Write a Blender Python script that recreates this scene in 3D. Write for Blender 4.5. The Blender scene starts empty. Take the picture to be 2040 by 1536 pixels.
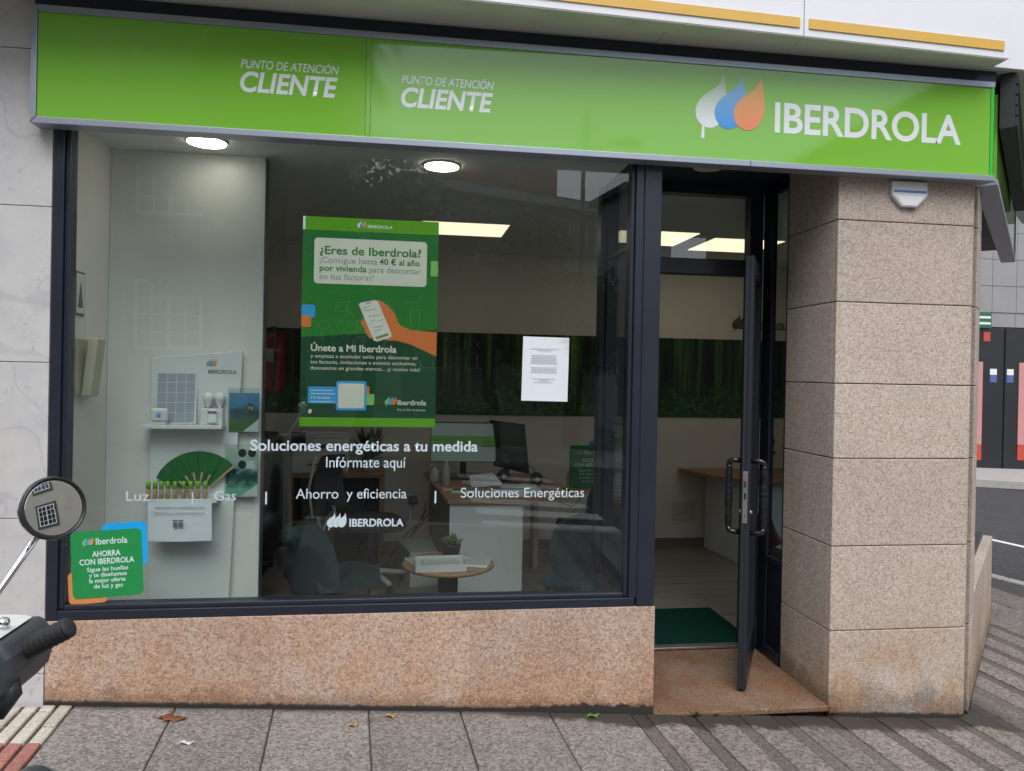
import bpy, bmesh, math, random
from mathutils import Vector, Matrix
R = math.radians
random.seed(7)
scene = bpy.context.scene
COL = scene.collection

# ------------------------------------------------------------------ camera
cam_data = bpy.data.cameras.new('camera')
cam_data.sensor_width = 36.0
cam_data.lens = 36.0 * 1520.9 / 2040.0
cam_data.shift_y = -19.6 / 2040.0
cam_data.clip_start = 0.05
cam_data.clip_end = 500.0
cam = bpy.data.objects.new('camera', cam_data)
COL.objects.link(cam)
_y, _p, _r = R(8.194), R(-0.2), R(1.107)
_f = Vector((math.sin(_y) * math.cos(_p), math.cos(_y) * math.cos(_p), math.sin(_p)))
_rt = Vector((math.cos(_y), -math.sin(_y), 0))
_up = _rt.cross(_f)
_r2 = _rt * math.cos(_r) + _up * math.sin(_r)
_u2 = -_rt * math.sin(_r) + _up * math.cos(_r)
_m = Matrix((_r2, _u2, -_f)).transposed().to_4x4()
_m.translation = Vector((0, -3.52, 1.66))
cam.matrix_world = _m
scene.camera = cam

# ------------------------------------------------------------------ sky and sun (overcast)
SUN_EL, SUN_AZ = 57.0, 186.0
world = bpy.data.worlds.new('World')
scene.world = world
world.use_nodes = True
wn, wl = world.node_tree.nodes, world.node_tree.links
wn.clear()
sky = wn.new('ShaderNodeTexSky')
sky.sky_type = 'NISHITA'
sky.sun_disc = False
sky.sun_elevation = R(SUN_EL)
sky.sun_rotation = R(SUN_AZ)
sky.air_density = 1.0
sky.dust_density = 2.0
sky.ozone_density = 1.0
hsv = wn.new('ShaderNodeHueSaturation')
hsv.inputs['Saturation'].default_value = 0.42
bg = wn.new('ShaderNodeBackground')
bg.inputs['Strength'].default_value = 0.15
wo = wn.new('ShaderNodeOutputWorld')
wl.new(sky.outputs[0], hsv.inputs['Color'])
wl.new(hsv.outputs[0], bg.inputs['Color'])
wl.new(bg.outputs[0], wo.inputs['Surface'])
sun_d = bpy.data.lights.new('sun', 'SUN')
sun_d.energy = 1.1
sun_d.angle = R(46)
sun_d.color = (1.0, 0.985, 0.96)
sun = bpy.data.objects.new('sun', sun_d)
COL.objects.link(sun)
_a = R(SUN_AZ)
_d = Vector((math.sin(_a) * math.cos(R(SUN_EL)), math.cos(_a) * math.cos(R(SUN_EL)), math.sin(R(SUN_EL))))
sun.rotation_euler = (-_d).to_track_quat('-Z', 'Y').to_euler()
vs = scene.view_settings
vs.view_transform = 'Standard'
vs.look = 'None'
vs.gamma = 1.0
vs.exposure = 0.82
vs.use_curve_mapping = False
scene.cycles.use_denoising = True
scene.cycles.max_bounces = 10
scene.cycles.transparent_max_bounces = 16
scene.cycles.sample_clamp_indirect = 6.0

# ------------------------------------------------------------------ materials
MATS = {}
def new_mat(name):
    m = bpy.data.materials.new(name)
    m.use_nodes = True
    nt = m.node_tree
    return m, nt.nodes, nt.links, nt.nodes['Principled BSDF']
def setp(b, **k):
    for key, v in k.items():
        b.inputs[key.replace('_', ' ')].default_value = v
def plain(name, col, rough=0.5, metal=0.0, spec=0.5, coat=0.0, var=0.06, nscale=9.0, bump=0.0, bscale=200.0, emit=0.0):
    """a painted or moulded surface: one colour with faint cloudy variation and a little relief"""
    if name in MATS: return MATS[name]
    m, n, l, b = new_mat(name)
    setp(b, Roughness=rough, Metallic=metal)
    b.inputs['Specular IOR Level'].default_value = spec
    b.inputs['Coat Weight'].default_value = coat
    b.inputs['Coat Roughness'].default_value = 0.03
    tc = n.new('ShaderNodeTexCoord')
    no = n.new('ShaderNodeTexNoise'); no.inputs['Scale'].default_value = nscale; no.inputs['Detail'].default_value = 5
    l.new(tc.outputs['Object'], no.inputs['Vector'])
    mp = n.new('ShaderNodeMapRange'); mp.inputs['To Min'].default_value = 1 - var * 1.6; mp.inputs['To Max'].default_value = 1 + var * 1.6
    l.new(no.outputs['Fac'], mp.inputs['Value'])
    mx = n.new('ShaderNodeVectorMath'); mx.operation = 'SCALE'; mx.inputs[0].default_value = col[:3]
    l.new(mp.outputs[0], mx.inputs['Scale'])
    l.new(mx.outputs[0], b.inputs['Base Color'])
    if bump:
        n2 = n.new('ShaderNodeTexNoise'); n2.inputs['Scale'].default_value = bscale; n2.inputs['Detail'].default_value = 3
        l.new(tc.outputs['Object'], n2.inputs['Vector'])
        bp = n.new('ShaderNodeBump'); bp.inputs['Strength'].default_value = bump; bp.inputs['Distance'].default_value = 0.003
        l.new(n2.outputs['Fac'], bp.inputs['Height']); l.new(bp.outputs[0], b.inputs['Normal'])
    if emit:
        l.new(mx.outputs[0], b.inputs['Emission Color']); b.inputs['Emission Strength'].default_value = emit
    MATS[name] = m
    return m
def ramp(n, stops, interp='LINEAR'):
    r = n.new('ShaderNodeValToRGB'); r.color_ramp.interpolation = interp
    e = r.color_ramp.elements
    while len(e) < len(stops): e.new(0.5)
    for el, (p, c) in zip(e, stops):
        el.position = p; el.color = (*c[:3], 1)
    return r
def mixc(n, l, fac, a, b, mode='MIX'):
    m = n.new('ShaderNodeMix'); m.data_type = 'RGBA'; m.blend_type = mode
    for sock, v in ((m.inputs[0], fac), (m.inputs[6], a), (m.inputs[7], b)):
        if hasattr(v, 'is_output'): l.new(v, sock)
        elif isinstance(v, (tuple, list)): sock.default_value = (*v[:3], 1)
        else: sock.default_value = v
    return m.outputs[2]
def math_n(n, l, op, a, b=0.0, c=None, clamp=False):
    m = n.new('ShaderNodeMath'); m.operation = op; m.use_clamp = clamp
    for i, v in enumerate((a, b, c)):
        if v is None: continue
        if hasattr(v, 'is_output'): l.new(v, m.inputs[i])
        else: m.inputs[i].default_value = v
    return m.outputs[0]
def noise(n, l, vec, scale, detail=4, rough=0.55, dist=0.0):
    t = n.new('ShaderNodeTexNoise'); t.inputs['Scale'].default_value = scale
    t.inputs['Detail'].default_value = detail; t.inputs['Roughness'].default_value = rough
    t.inputs['Distortion'].default_value = dist
    l.new(vec, t.inputs['Vector']); return t.outputs['Fac']
def smooth(n, l, v, a, b):
    m = n.new('ShaderNodeMapRange'); m.interpolation_type = 'SMOOTHSTEP'
    m.inputs['From Min'].default_value = a; m.inputs['From Max'].default_value = b
    l.new(v, m.inputs['Value']); return m.outputs[0]

def granite(name, stops, cell=150.0, stain=None, grime=None, rough=0.75, bump=0.35, piece=0.06):
    """speckled stone: two sizes of crystal cells, cloudy tone, optional rust and ground-line dirt"""
    m, n, l, b = new_mat(name)
    geo = n.new('ShaderNodeNewGeometry'); pos = geo.outputs['Position']
    v1 = n.new('ShaderNodeTexVoronoi'); v1.inputs['Scale'].default_value = cell; l.new(pos, v1.inputs['Vector'])
    v2 = n.new('ShaderNodeTexVoronoi'); v2.inputs['Scale'].default_value = cell * 2.3; l.new(pos, v2.inputs['Vector'])
    sx = n.new('ShaderNodeSeparateColor'); l.new(v1.outputs['Color'], sx.inputs[0])
    sy = n.new('ShaderNodeSeparateColor'); l.new(v2.outputs['Color'], sy.inputs[0])
    mix = math_n(n, l, 'ADD', math_n(n, l, 'MULTIPLY', sx.outputs[0], 0.62), math_n(n, l, 'MULTIPLY', sy.outputs[1], 0.38))
    r = ramp(n, stops); l.new(mix, r.inputs[0])
    col = r.outputs[0]
    big = noise(n, l, pos, 1.7, 5, 0.6)
    mr = n.new('ShaderNodeMapRange'); mr.inputs['To Min'].default_value = 0.80; mr.inputs['To Max'].default_value = 1.2
    l.new(big, mr.inputs['Value'])
    oi = n.new('ShaderNodeObjectInfo')
    pr = n.new('ShaderNodeMapRange'); pr.inputs['To Min'].default_value = 1 - piece; pr.inputs['To Max'].default_value = 1 + piece
    l.new(oi.outputs['Random'], pr.inputs['Value'])
    tone = math_n(n, l, 'MULTIPLY', mr.outputs[0], pr.outputs[0])
    vm = n.new('ShaderNodeVectorMath'); vm.operation = 'SCALE'; l.new(col, vm.inputs[0]); l.new(tone, vm.inputs['Scale'])
    col = vm.outputs[0]
    sep = n.new('ShaderNodeSeparateXYZ'); l.new(pos, sep.inputs[0])
    gz = math_n(n, l, 'SUBTRACT', sep.outputs[2], math_n(n, l, 'MULTIPLY_ADD', sep.outputs[0], -0.0575, 0.112))
    if stain:
        z0, z1, amt, tint = stain
        sn = noise(n, l, pos, 2.6, 5, 0.6, 0.3)
        band = math_n(n, l, 'MULTIPLY', smooth(n, l, gz, z1, z0), smooth(n, l, sn, 0.34, 0.60))
        band = math_n(n, l, 'MULTIPLY', band, amt)
        col = mixc(n, l, band, col, tint, 'MULTIPLY')
    if grime:
        h, tint = grime
        gn = noise(n, l, pos, 7.0, 6, 0.65)
        hh = math_n(n, l, 'SUBTRACT', gz, math_n(n, l, 'MULTIPLY', math_n(n, l, 'SUBTRACT', gn, 0.42), h * 3))
        col = mixc(n, l, smooth(n, l, hh, h, h * 0.1), col, tint, 'MULTIPLY')
        wet = math_n(n, l, 'MULTIPLY_ADD', math_n(n, l, 'MULTIPLY', smooth(n, l, sep.outputs[0], 0.45, 0.95), smooth(n, l, sep.outputs[0], 1.5, 1.2)), 0.040, 0.030)
        hg = math_n(n, l, 'SUBTRACT', gz, math_n(n, l, 'MULTIPLY', noise(n, l, pos, 22.0, 5, 0.65), wet))
        col = mixc(n, l, smooth(n, l, hg, 0.012, -0.006), col, (0.040, 0.034, 0.030))
    l.new(col, b.inputs['Base Color'])
    setp(b, Roughness=rough)
    b.inputs['Specular IOR Level'].default_value = 0.3
    bp = n.new('ShaderNodeBump'); bp.inputs['Strength'].default_value = bump; bp.inputs['Distance'].default_value = 0.004
    l.new(mix, bp.inputs['Height']); l.new(bp.outputs[0], b.inputs['Normal'])
    MATS[name] = m
    return m

granite('pillar_granite', [(0.0, (0.22, 0.175, 0.145)), (0.22, (0.38, 0.31, 0.255)), (0.5, (0.485, 0.405, 0.34)), (0.8, (0.56, 0.485, 0.42)), (1.0, (0.65, 0.59, 0.53))],
        cell=135, stain=(0.05, 0.66, 0.95, (0.85, 0.64, 0.44)), grime=(0.15, (0.60, 0.62, 0.66)))
granite('plinth_granite', [(0.0, (0.19, 0.145, 0.12)), (0.25, (0.39, 0.28, 0.215)), (0.5, (0.50, 0.37, 0.29)), (0.8, (0.59, 0.465, 0.385)), (1.0, (0.69, 0.58, 0.51))],
        cell=120, stain=(0.02, 0.9, 0.7, (0.93, 0.72, 0.56)), grime=(0.07, (0.70, 0.66, 0.62)), bump=0.6)
granite('step_granite', [(0.0, (0.10, 0.066, 0.045)), (0.4, (0.205, 0.142, 0.102)), (0.8, (0.275, 0.195, 0.144)), (1.0, (0.35, 0.265, 0.205))],
        cell=150, stain=(0.0, 0.6, 0.8, (0.80, 0.55, 0.36)))

def paving(name, stops, cell, dirt=0.93):
    """walked-on granite: coarse speckle, grey wear, dark wet dirt where it meets the shopfront"""
    m, n, l, b = new_mat(name)
    geo = n.new('ShaderNodeNewGeometry'); pos = geo.outputs['Position']
    v1 = n.new('ShaderNodeTexVoronoi'); v1.inputs['Scale'].default_value = cell; l.new(pos, v1.inputs['Vector'])
    s1 = n.new('ShaderNodeSeparateColor'); l.new(v1.outputs['Color'], s1.inputs[0])
    f2 = noise(n, l, pos, cell * 1.3, 3, 0.6)
    mix = math_n(n, l, 'ADD', math_n(n, l, 'MULTIPLY', s1.outputs[0], 0.65), math_n(n, l, 'MULTIPLY', f2, 0.4))
    r = ramp(n, stops); l.new(mix, r.inputs[0])
    oi = n.new('ShaderNodeObjectInfo')
    pr = n.new('ShaderNodeMapRange'); pr.inputs['To Min'].default_value = 0.86; pr.inputs['To Max'].default_value = 1.12
    l.new(oi.outputs['Random'], pr.inputs['Value'])
    mr = n.new('ShaderNodeMapRange'); mr.inputs['To Min'].default_value = 0.72; mr.inputs['To Max'].default_value = 1.25
    l.new(noise(n, l, pos, 2.6, 6, 0.65), mr.inputs['Value'])
    vm = n.new('ShaderNodeVectorMath'); vm.operation = 'SCALE'; l.new(r.outputs[0], vm.inputs[0])
    l.new(math_n(n, l, 'MULTIPLY', mr.outputs[0], pr.outputs[0]), vm.inputs['Scale'])
    col = vm.outputs[0]
    sep = n.new('ShaderNodeSeparateXYZ'); l.new(pos, sep.inputs[0])
    x, y = sep.outputs[0], sep.outputs[1]
    width = math_n(n, l, 'MULTIPLY_ADD', smooth(n, l, x, 0.3, 1.15), 0.115, 0.026)
    dn = noise(n, l, pos, 6.0, 6, 0.7)
    edge = math_n(n, l, 'ADD', math_n(n, l, 'ADD', y, width), math_n(n, l, 'MULTIPLY', math_n(n, l, 'SUBTRACT', dn, 0.5), math_n(n, l, 'MULTIPLY', width, 2.2)))
    side = smooth(n, l, x, 3.3, 2.95)
    d = math_n(n, l, 'MULTIPLY', math_n(n, l, 'MULTIPLY', smooth(n, l, edge, -0.03, 0.03), side), dirt)
    col = mixc(n, l, d, col, (0.045, 0.038, 0.033))
    l.new(col, b.inputs['Base Color'])
    rg = n.new('ShaderNodeMapRange'); rg.inputs['To Min'].default_value = 0.78; rg.inputs['To Max'].default_value = 0.5
    l.new(d, rg.inputs['Value']); l.new(rg.outputs[0], b.inputs['Roughness'])
    b.inputs['Specular IOR Level'].default_value = 0.3
    bp = n.new('ShaderNodeBump'); bp.inputs['Strength'].default_value = 0.5; bp.inputs['Distance'].default_value = 0.004
    l.new(mix, bp.inputs['Height']); l.new(bp.outputs[0], b.inputs['Normal'])
    MATS[name] = m
    return m
GREY = [(0.0, (0.072, 0.065, 0.06)), (0.3, (0.14, 0.127, 0.117)), (0.55, (0.215, 0.196, 0.182)), (0.8, (0.275, 0.254, 0.237)), (1.0, (0.38, 0.356, 0.334))]
paving('slab_granite', GREY, 105)
paving('strip_granite', [(p, (c[0] * 1.0, c[1] * 0.97, c[2] * 0.93)) for p, c in GREY], 85)
paving('dark_strip', [(0.0, (0.06, 0.053, 0.047)), (0.5, (0.125, 0.108, 0.099)), (1.0, (0.20, 0.178, 0.163))], 130)
paving('cream_block', [(0.0, (0.30, 0.27, 0.23)), (0.5, (0.47, 0.43, 0.37)), (1.0, (0.58, 0.54, 0.48))], 160, 0.4)
paving('red_block', [(0.0, (0.22, 0.09, 0.07)), (0.5, (0.36, 0.155, 0.125)), (1.0, (0.45, 0.22, 0.18))], 160, 0.4)
paving('mortar', [(0.0, (0.03, 0.027, 0.025)), (0.5, (0.065, 0.058, 0.053)), (1.0, (0.11, 0.10, 0.09))], 90)
paving('asphalt', [(0.0, (0.025, 0.024, 0.024)), (0.5, (0.06, 0.058, 0.058)), (1.0, (0.12, 0.117, 0.115))], 60, 0.0)

def marble_mat():
    m, n, l, b = new_mat('marble')
    geo = n.new('ShaderNodeNewGeometry'); pos = geo.outputs['Position']
    oi = n.new('ShaderNodeObjectInfo')
    off = n.new('ShaderNodeVectorMath'); off.operation = 'ADD'; l.new(pos, off.inputs[0])
    cm = n.new('ShaderNodeCombineXYZ'); l.new(math_n(n, l, 'MULTIPLY', oi.outputs['Random'], 37.0), cm.inputs[0]); l.new(cm.outputs[0], off.inputs[1])
    p = off.outputs[0]
    base = ramp(n, [(0.30, (0.49, 0.49, 0.50)), (0.55, (0.57, 0.565, 0.56)), (0.8, (0.61, 0.605, 0.595))]); l.new(noise(n, l, p, 6.0, 8, 0.65, 0.3), base.inputs[0])
    fleck = smooth(n, l, noise(n, l, p, 34.0, 5, 0.62, 0.25), 0.56, 0.68)
    where = smooth(n, l, noise(n, l, p, 4.2, 4, 0.6, 0.5), 0.46, 0.66)
    vein = smooth(n, l, math_n(n, l, 'ABSOLUTE', math_n(n, l, 'SUBTRACT', noise(n, l, p, 1.6, 3, 0.5, 0.6), 0.5)), 0.010, 0.0)
    dark = math_n(n, l, 'MAXIMUM', math_n(n, l, 'MULTIPLY', math_n(n, l, 'MULTIPLY', fleck, where), 0.75), math_n(n, l, 'MULTIPLY', vein, 0.30))
    col = mixc(n, l, dark, base.outputs[0], (0.30, 0.305, 0.33))
    warm = smooth(n, l, noise(n, l, p, 1.4, 3, 0.5), 0.5, 0.72)
    col = mixc(n, l, math_n(n, l, 'MULTIPLY', warm, 0.55), col, (0.93, 0.86, 0.78), 'MULTIPLY')
    l.new(col, b.inputs['Base Color']); setp(b, Roughness=0.42)
    b.inputs['Specular IOR Level'].default_value = 0.35
    MATS['marble'] = m
marble_mat()

def glass_mat(name='pane_glass', tint=(0.90, 0.93, 0.92)):
    """thin clear pane: see-through, with mirror reflection by Fresnel on each face"""
    m = bpy.data.materials.new(name); m.use_nodes = True
    n, l = m.node_tree.nodes, m.node_tree.links
    n.clear()
    out = n.new('ShaderNodeOutputMaterial')
    tr = n.new('ShaderNodeBsdfTransparent'); tr.inputs[0].default_value = (*tint, 1)
    gl = n.new('ShaderNodeBsdfGlossy'); gl.inputs['Roughness'].default_value = 0.0; gl.inputs['Color'].default_value = (1, 1, 1, 1)
    fr = n.new('ShaderNodeFresnel')
    geo = n.new('ShaderNodeNewGeometry')
    ior = n.new('ShaderNodeMapRange'); ior.inputs['To Min'].default_value = 1.48; ior.inputs['To Max'].default_value = 1 / 1.48
    l.new(geo.outputs['Backfacing'], ior.inputs['Value']); l.new(ior.outputs[0], fr.inputs['IOR'])
    mx = n.new('ShaderNodeMixShader')
    l.new(fr.outputs[0], mx.inputs[0]); l.new(tr.outputs[0], mx.inputs[1]); l.new(gl.outputs[0], mx.inputs[2])
    l.new(mx.outputs[0], out.inputs['Surface'])
    MATS[name] = m
glass_mat()
glass_mat('tinted_glass', (0.55, 0.6, 0.6))

def wood_mat(name, c1, c2, axis=0, scale=6.0, rough=0.45):
    m, n, l, b = new_mat(name)
    geo = n.new('ShaderNodeTexCoord')
    mp = n.new('ShaderNodeMapping'); sc = [scale * 6] * 3; sc[axis] = scale * 0.35
    mp.inputs['Scale'].default_value = sc; l.new(geo.outputs['Object'], mp.inputs['Vector'])
    r = ramp(n, [(0.3, c1), (0.7, c2)]); l.new(noise(n, l, mp.outputs[0], 1.0, 7, 0.6, 0.4), r.inputs[0])
    l.new(r.outputs[0], b.inputs['Base Color']); setp(b, Roughness=rough); MATS[name] = m
wood_mat('oak', (0.27, 0.155, 0.075), (0.39, 0.24, 0.125))
wood_mat('oak_leg', (0.30, 0.15, 0.07), (0.42, 0.23, 0.12), axis=2)
wood_mat('floor_wood', (0.17, 0.145, 0.125), (0.30, 0.265, 0.235), axis=0, scale=3.0, rough=0.38)

def mural_mat():
    m, n, l, b = new_mat('forest_print')
    geo = n.new('ShaderNodeNewGeometry'); pos = geo.outputs['Position']
    mp = n.new('ShaderNodeMapping'); mp.inputs['Scale'].default_value = (13, 1, 0.55); l.new(pos, mp.inputs['Vector'])
    tr = ramp(n, [(0.40, (0.006, 0.010, 0.006)), (0.50, (0.014, 0.030, 0.012)), (0.60, (0.055, 0.12, 0.025)), (0.74, (0.20, 0.30, 0.07))])
    l.new(noise(n, l, mp.outputs[0], 1.0, 5, 0.6), tr.inputs[0])
    lf = ramp(n, [(0.35, (0.006, 0.018, 0.006)), (0.52, (0.022, 0.09, 0.018)), (0.62, (0.07, 0.22, 0.04)), (0.80, (0.20, 0.42, 0.12))])
    l.new(noise(n, l, pos, 26, 8, 0.75, 0.5), lf.inputs[0])
    sep = n.new('ShaderNodeSeparateXYZ'); l.new(pos, sep.inputs[0])
    h = math_n(n, l, 'ADD', sep.outputs[2], math_n(n, l, 'MULTIPLY', noise(n, l, pos, 4, 4, 0.6), 0.45))
    col = mixc(n, l, smooth(n, l, h, 1.86, 1.62), tr.outputs[0], lf.outputs[0])
    l.new(col, b.inputs['Base Color']); setp(b, Roughness=0.35); MATS['forest_print'] = m
mural_mat()

def leaf_print(name, seed, sky_c, mid, low):
    """small printed cover: sky over hills"""
    m, n, l, b = new_mat(name)
    tc = n.new('ShaderNodeTexCoord'); g = n.new('ShaderNodeSeparateXYZ'); l.new(tc.outputs['Generated'], g.inputs[0])
    v = math_n(n, l, 'ADD', g.outputs[2], math_n(n, l, 'MULTIPLY', math_n(n, l, 'SUBTRACT', noise(n, l, tc.outputs['Object'], 30 + seed, 5, 0.7), 0.5), 0.55))
    r = ramp(n, [(0.16, low), (0.32, mid), (0.5, (mid[0] * .4, mid[1] * .5, mid[2] * .7)), (0.62, sky_c), (1.0, (sky_c[0] * 1.5, sky_c[1] * 1.3, sky_c[2] * 1.2))]); l.new(v, r.inputs[0])
    l.new(r.outputs[0], b.inputs['Base Color']); setp(b, Roughness=0.3); MATS[name] = m
leaf_print('cover_sky', 0, (0.10, 0.27, 0.50), (0.10, 0.20, 0.16), (0.10, 0.20, 0.05))
leaf_print('cover_green', 5, (0.40, 0.55, 0.50), (0.03, 0.14, 0.12), (0.25, 0.55, 0.42))
leaf_print('cover_mixed', 9, (0.30, 0.36, 0.38), (0.16, 0.25, 0.13), (0.50, 0.48, 0.42))

def two_tone(name, lo, hi, rough=0.3, axis=2, coat=0.0):
    m, n, l, b = new_mat(name)
    tc = n.new('ShaderNodeTexCoord'); g = n.new('ShaderNodeSeparateXYZ'); l.new(tc.outputs['Generated'], g.inputs[0])
    r = ramp(n, [(0.05, lo), (0.85, hi)]); l.new(g.outputs[axis], r.inputs[0])
    l.new(r.outputs[0], b.inputs['Base Color']); setp(b, Roughness=rough); b.inputs['Coat Weight'].default_value = coat
    b.inputs['Coat Roughness'].default_value = 0.02; MATS[name] = m

P = plain
P('sign_green', (0.205, 0.490, 0.052), 0.06, spec=0.58, coat=0.0, var=0.02, nscale=2)
P('sign_green_edge', (0.06, 0.50, 0.06), 0.2, var=0.02)
P('sign_white', (0.74, 0.79, 0.80), 0.12, spec=0.5, var=0.02)
two_tone('drop_white', (0.74, 0.79, 0.80), (0.42, 0.55, 0.38), 0.12)
two_tone('drop_blue', (0.03, 0.30, 0.72), (0.25, 0.45, 0.72), 0.12)
two_tone('drop_orange', (0.80, 0.24, 0.10), (0.72, 0.42, 0.12), 0.12)
P('alu', (0.36, 0.40, 0.47), 0.38, metal=0.55, var=0.04, nscale=5)
P('dark_metal', (0.016, 0.021, 0.034), 0.36, var=0.25, nscale=3.5, bump=0.05, bscale=60)
P('darker_metal', (0.010, 0.013, 0.022), 0.45, var=0.2, nscale=3)
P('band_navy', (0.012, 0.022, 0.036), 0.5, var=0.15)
P('canopy_white', (0.78, 0.79, 0.82), 0.35, var=0.02)
P('canopy_soffit', (0.60, 0.63, 0.55), 0.6, var=0.10, nscale=6)
P('canopy_yellow', (0.70, 0.43, 0.085), 0.35, var=0.03)
P('louvre_dark', (0.022, 0.027, 0.030), 0.6, var=0.3)
P('wall_white', (0.80, 0.77, 0.72), 0.7, var=0.03, nscale=2)
P('wall_lower', (0.72, 0.68, 0.63), 0.7, var=0.03, nscale=2)
P('partition_white', (0.72, 0.735, 0.71), 0.35, var=0.03, nscale=1.2)
P('ceiling_white', (0.78, 0.80, 0.78), 0.8, var=0.03)
P('skirting', (0.22, 0.19, 0.165), 0.5)
P('panel_light', (1.0, 0.87, 0.62), 0.4, var=0.02, emit=0.80)
P('lamp_light', (1.0, 0.93, 0.80), 0.4, var=0.0, emit=7.0)
P('lamp_off', (0.6, 0.6, 0.58), 0.4)
P('paper_white', (0.72, 0.76, 0.80), 0.6, var=0.025, nscale=6)
P('paper_grey', (0.30, 0.34, 0.38), 0.6)
P('ink_grey', (0.13, 0.15, 0.18), 0.6)
P('vinyl_white', (0.56, 0.66, 0.71), 0.35, var=0.03)
P('vinyl_faint', (0.55, 0.62, 0.62), 0.45, var=0.06, nscale=30)
P('sticker_green', (0.018, 0.27, 0.075), 0.3, var=0.05, nscale=12)
P('sticker_blue', (0.012, 0.37, 0.80), 0.3)
P('sticker_orange', (0.68, 0.27, 0.075), 0.3)
P('print_white', (0.66, 0.80, 0.76), 0.4)
P('poster_band', (0.12, 0.36, 0.018), 0.25, var=0.03)
P('poster_dark', (0.020, 0.072, 0.032), 0.22, var=0.25, nscale=5)
two_tone('poster_green', (0.045, 0.25, 0.035), (0.03, 0.17, 0.045), 0.22)
P('poster_cream', (0.66, 0.66, 0.56), 0.3)
P('poster_line', (0.09, 0.30, 0.085), 0.3)
P('poster_ink', (0.055, 0.20, 0.055), 0.35)
P('poster_ink_thin', (0.22, 0.30, 0.22), 0.35)
P('poster_orange', (0.66, 0.19, 0.055), 0.3, var=0.03)
P('poster_blue', (0.045, 0.33, 0.66), 0.3)
P('phone_white', (0.66, 0.67, 0.60), 0.3)
P('phone_bar', (0.19, 0.25, 0.05), 0.4)
P('leaf_print_green', (0.22, 0.50, 0.14), 0.35)
P('plastic_white', (0.62, 0.64, 0.64), 0.35)
P('plastic_cream', (0.52, 0.49, 0.36), 0.4)
P('plastic_black', (0.018, 0.019, 0.021), 0.4, var=0.2)
P('rubber_black', (0.018, 0.018, 0.020), 0.62, bump=0.5, bscale=500)
P('shell_grey', (0.050, 0.056, 0.064), 0.42, var=0.12, bump=0.25, bscale=700)
P('scooter_white', (0.66, 0.66, 0.64), 0.2, coat=0.6)
P('chrome', (0.78, 0.78, 0.80), 0.08, metal=1.0, var=0.02)
P('mirror_silver', (0.88, 0.89, 0.88), 0.0, metal=1.0, var=0.0)
P('steel', (0.52, 0.51, 0.49), 0.3, metal=0.9, var=0.1, nscale=30)
P('brass', (0.16, 0.10, 0.05), 0.4, metal=0.8)
P('handle_black', (0.012, 0.013, 0.016), 0.18, var=0.1)
P('green_fabric', (0.006, 0.025, 0.029), 0.85, var=0.12, nscale=40, bump=0.4, bscale=500)
P('grey_mesh', (0.06, 0.065, 0.072), 0.8, var=0.15, nscale=40)
P('chair_white', (0.58, 0.58, 0.56), 0.35)
P('desk_white', (0.66, 0.70, 0.70), 0.4, var=0.02)
P('desk_grey', (0.155, 0.16, 0.165), 0.5)
P('screen_dark', (0.008, 0.010, 0.012), 0.15)
P('screen_pale', (0.20, 0.26, 0.24), 0.3, emit=0.15)
P('screen_green', (0.07, 0.20, 0.04), 0.3, emit=0.15)
P('mat_green', (0.003, 0.036, 0.024), 0.95, spec=0.1, var=0.15, nscale=60, bump=0.8, bscale=400)
P('fire_red', (0.36, 0.018, 0.014), 0.3)
P('pot_dark', (0.028, 0.030, 0.034), 0.5)
P('succulent', (0.055, 0.13, 0.045), 0.5, var=0.35, nscale=60)
P('fan_green', (0.012, 0.13, 0.028), 0.5, var=0.2, nscale=20)
P('bamboo', (0.47, 0.34, 0.20), 0.5, var=0.15, nscale=40)
P('lime', (0.20, 0.46, 0.03), 0.4)
P('solar_cell', (0.30, 0.34, 0.40), 0.3, var=0.05)
P('bottle_clear', (0.45, 0.52, 0.55), 0.1, var=0.1)
P('orange_paper', (0.80, 0.14, 0.03), 0.5)
P('pouch_red', (0.20, 0.035, 0.035), 0.6)
P('dry_leaf', (0.17, 0.060, 0.022), 0.7, var=0.3, nscale=60)
P('yellow_leaf', (0.42, 0.24, 0.07), 0.7, var=0.3, nscale=60)
P('weed_green', (0.12, 0.24, 0.04), 0.6, var=0.3, nscale=80)
P('litter_white', (0.6, 0.6, 0.58), 0.6)
P('stucco', (0.40, 0.37, 0.315), 0.85, var=0.10, nscale=1.2)
P('stucco_grey', (0.30, 0.29, 0.28), 0.85, var=0.10, nscale=1.2)
P('stucco_pale', (0.48, 0.48, 0.47), 0.85, var=0.08, nscale=1.2)
P('surround', (0.075, 0.072, 0.07), 0.7)
P('brick_red', (0.30, 0.075, 0.05), 0.8, var=0.1)
P('window_white', (0.74, 0.74, 0.72), 0.4)
P('far_glass', (0.03, 0.035, 0.04), 0.08, spec=0.6)
P('clad_grey', (0.27, 0.262, 0.258), 0.55, var=0.06, nscale=3)
P('clad_dark', (0.013, 0.014, 0.017), 0.4, var=0.2)
P('far_red', (0.48, 0.06, 0.045), 0.4)
P('far_pink', (0.52, 0.24, 0.23), 0.4)
P('far_green', (0.015, 0.13, 0.075), 0.5)
P('far_blue', (0.08, 0.12, 0.30), 0.5)
P('bark', (0.10, 0.08, 0.06), 0.9, var=0.25, nscale=12, bump=0.6, bscale=40)
P('leaves', (0.045, 0.075, 0.026), 0.6, var=0.45, nscale=1.6)
P('palm_leaf', (0.055, 0.085, 0.030), 0.5, var=0.3, nscale=5)
P('road_paint', (0.70, 0.70, 0.68), 0.6, var=0.12, nscale=14)
P('kerb_stone', (0.34, 0.33, 0.315), 0.75, var=0.12, nscale=8, bump=0.3)
P('socket_white', (0.55, 0.53, 0.49), 0.4)
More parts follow.
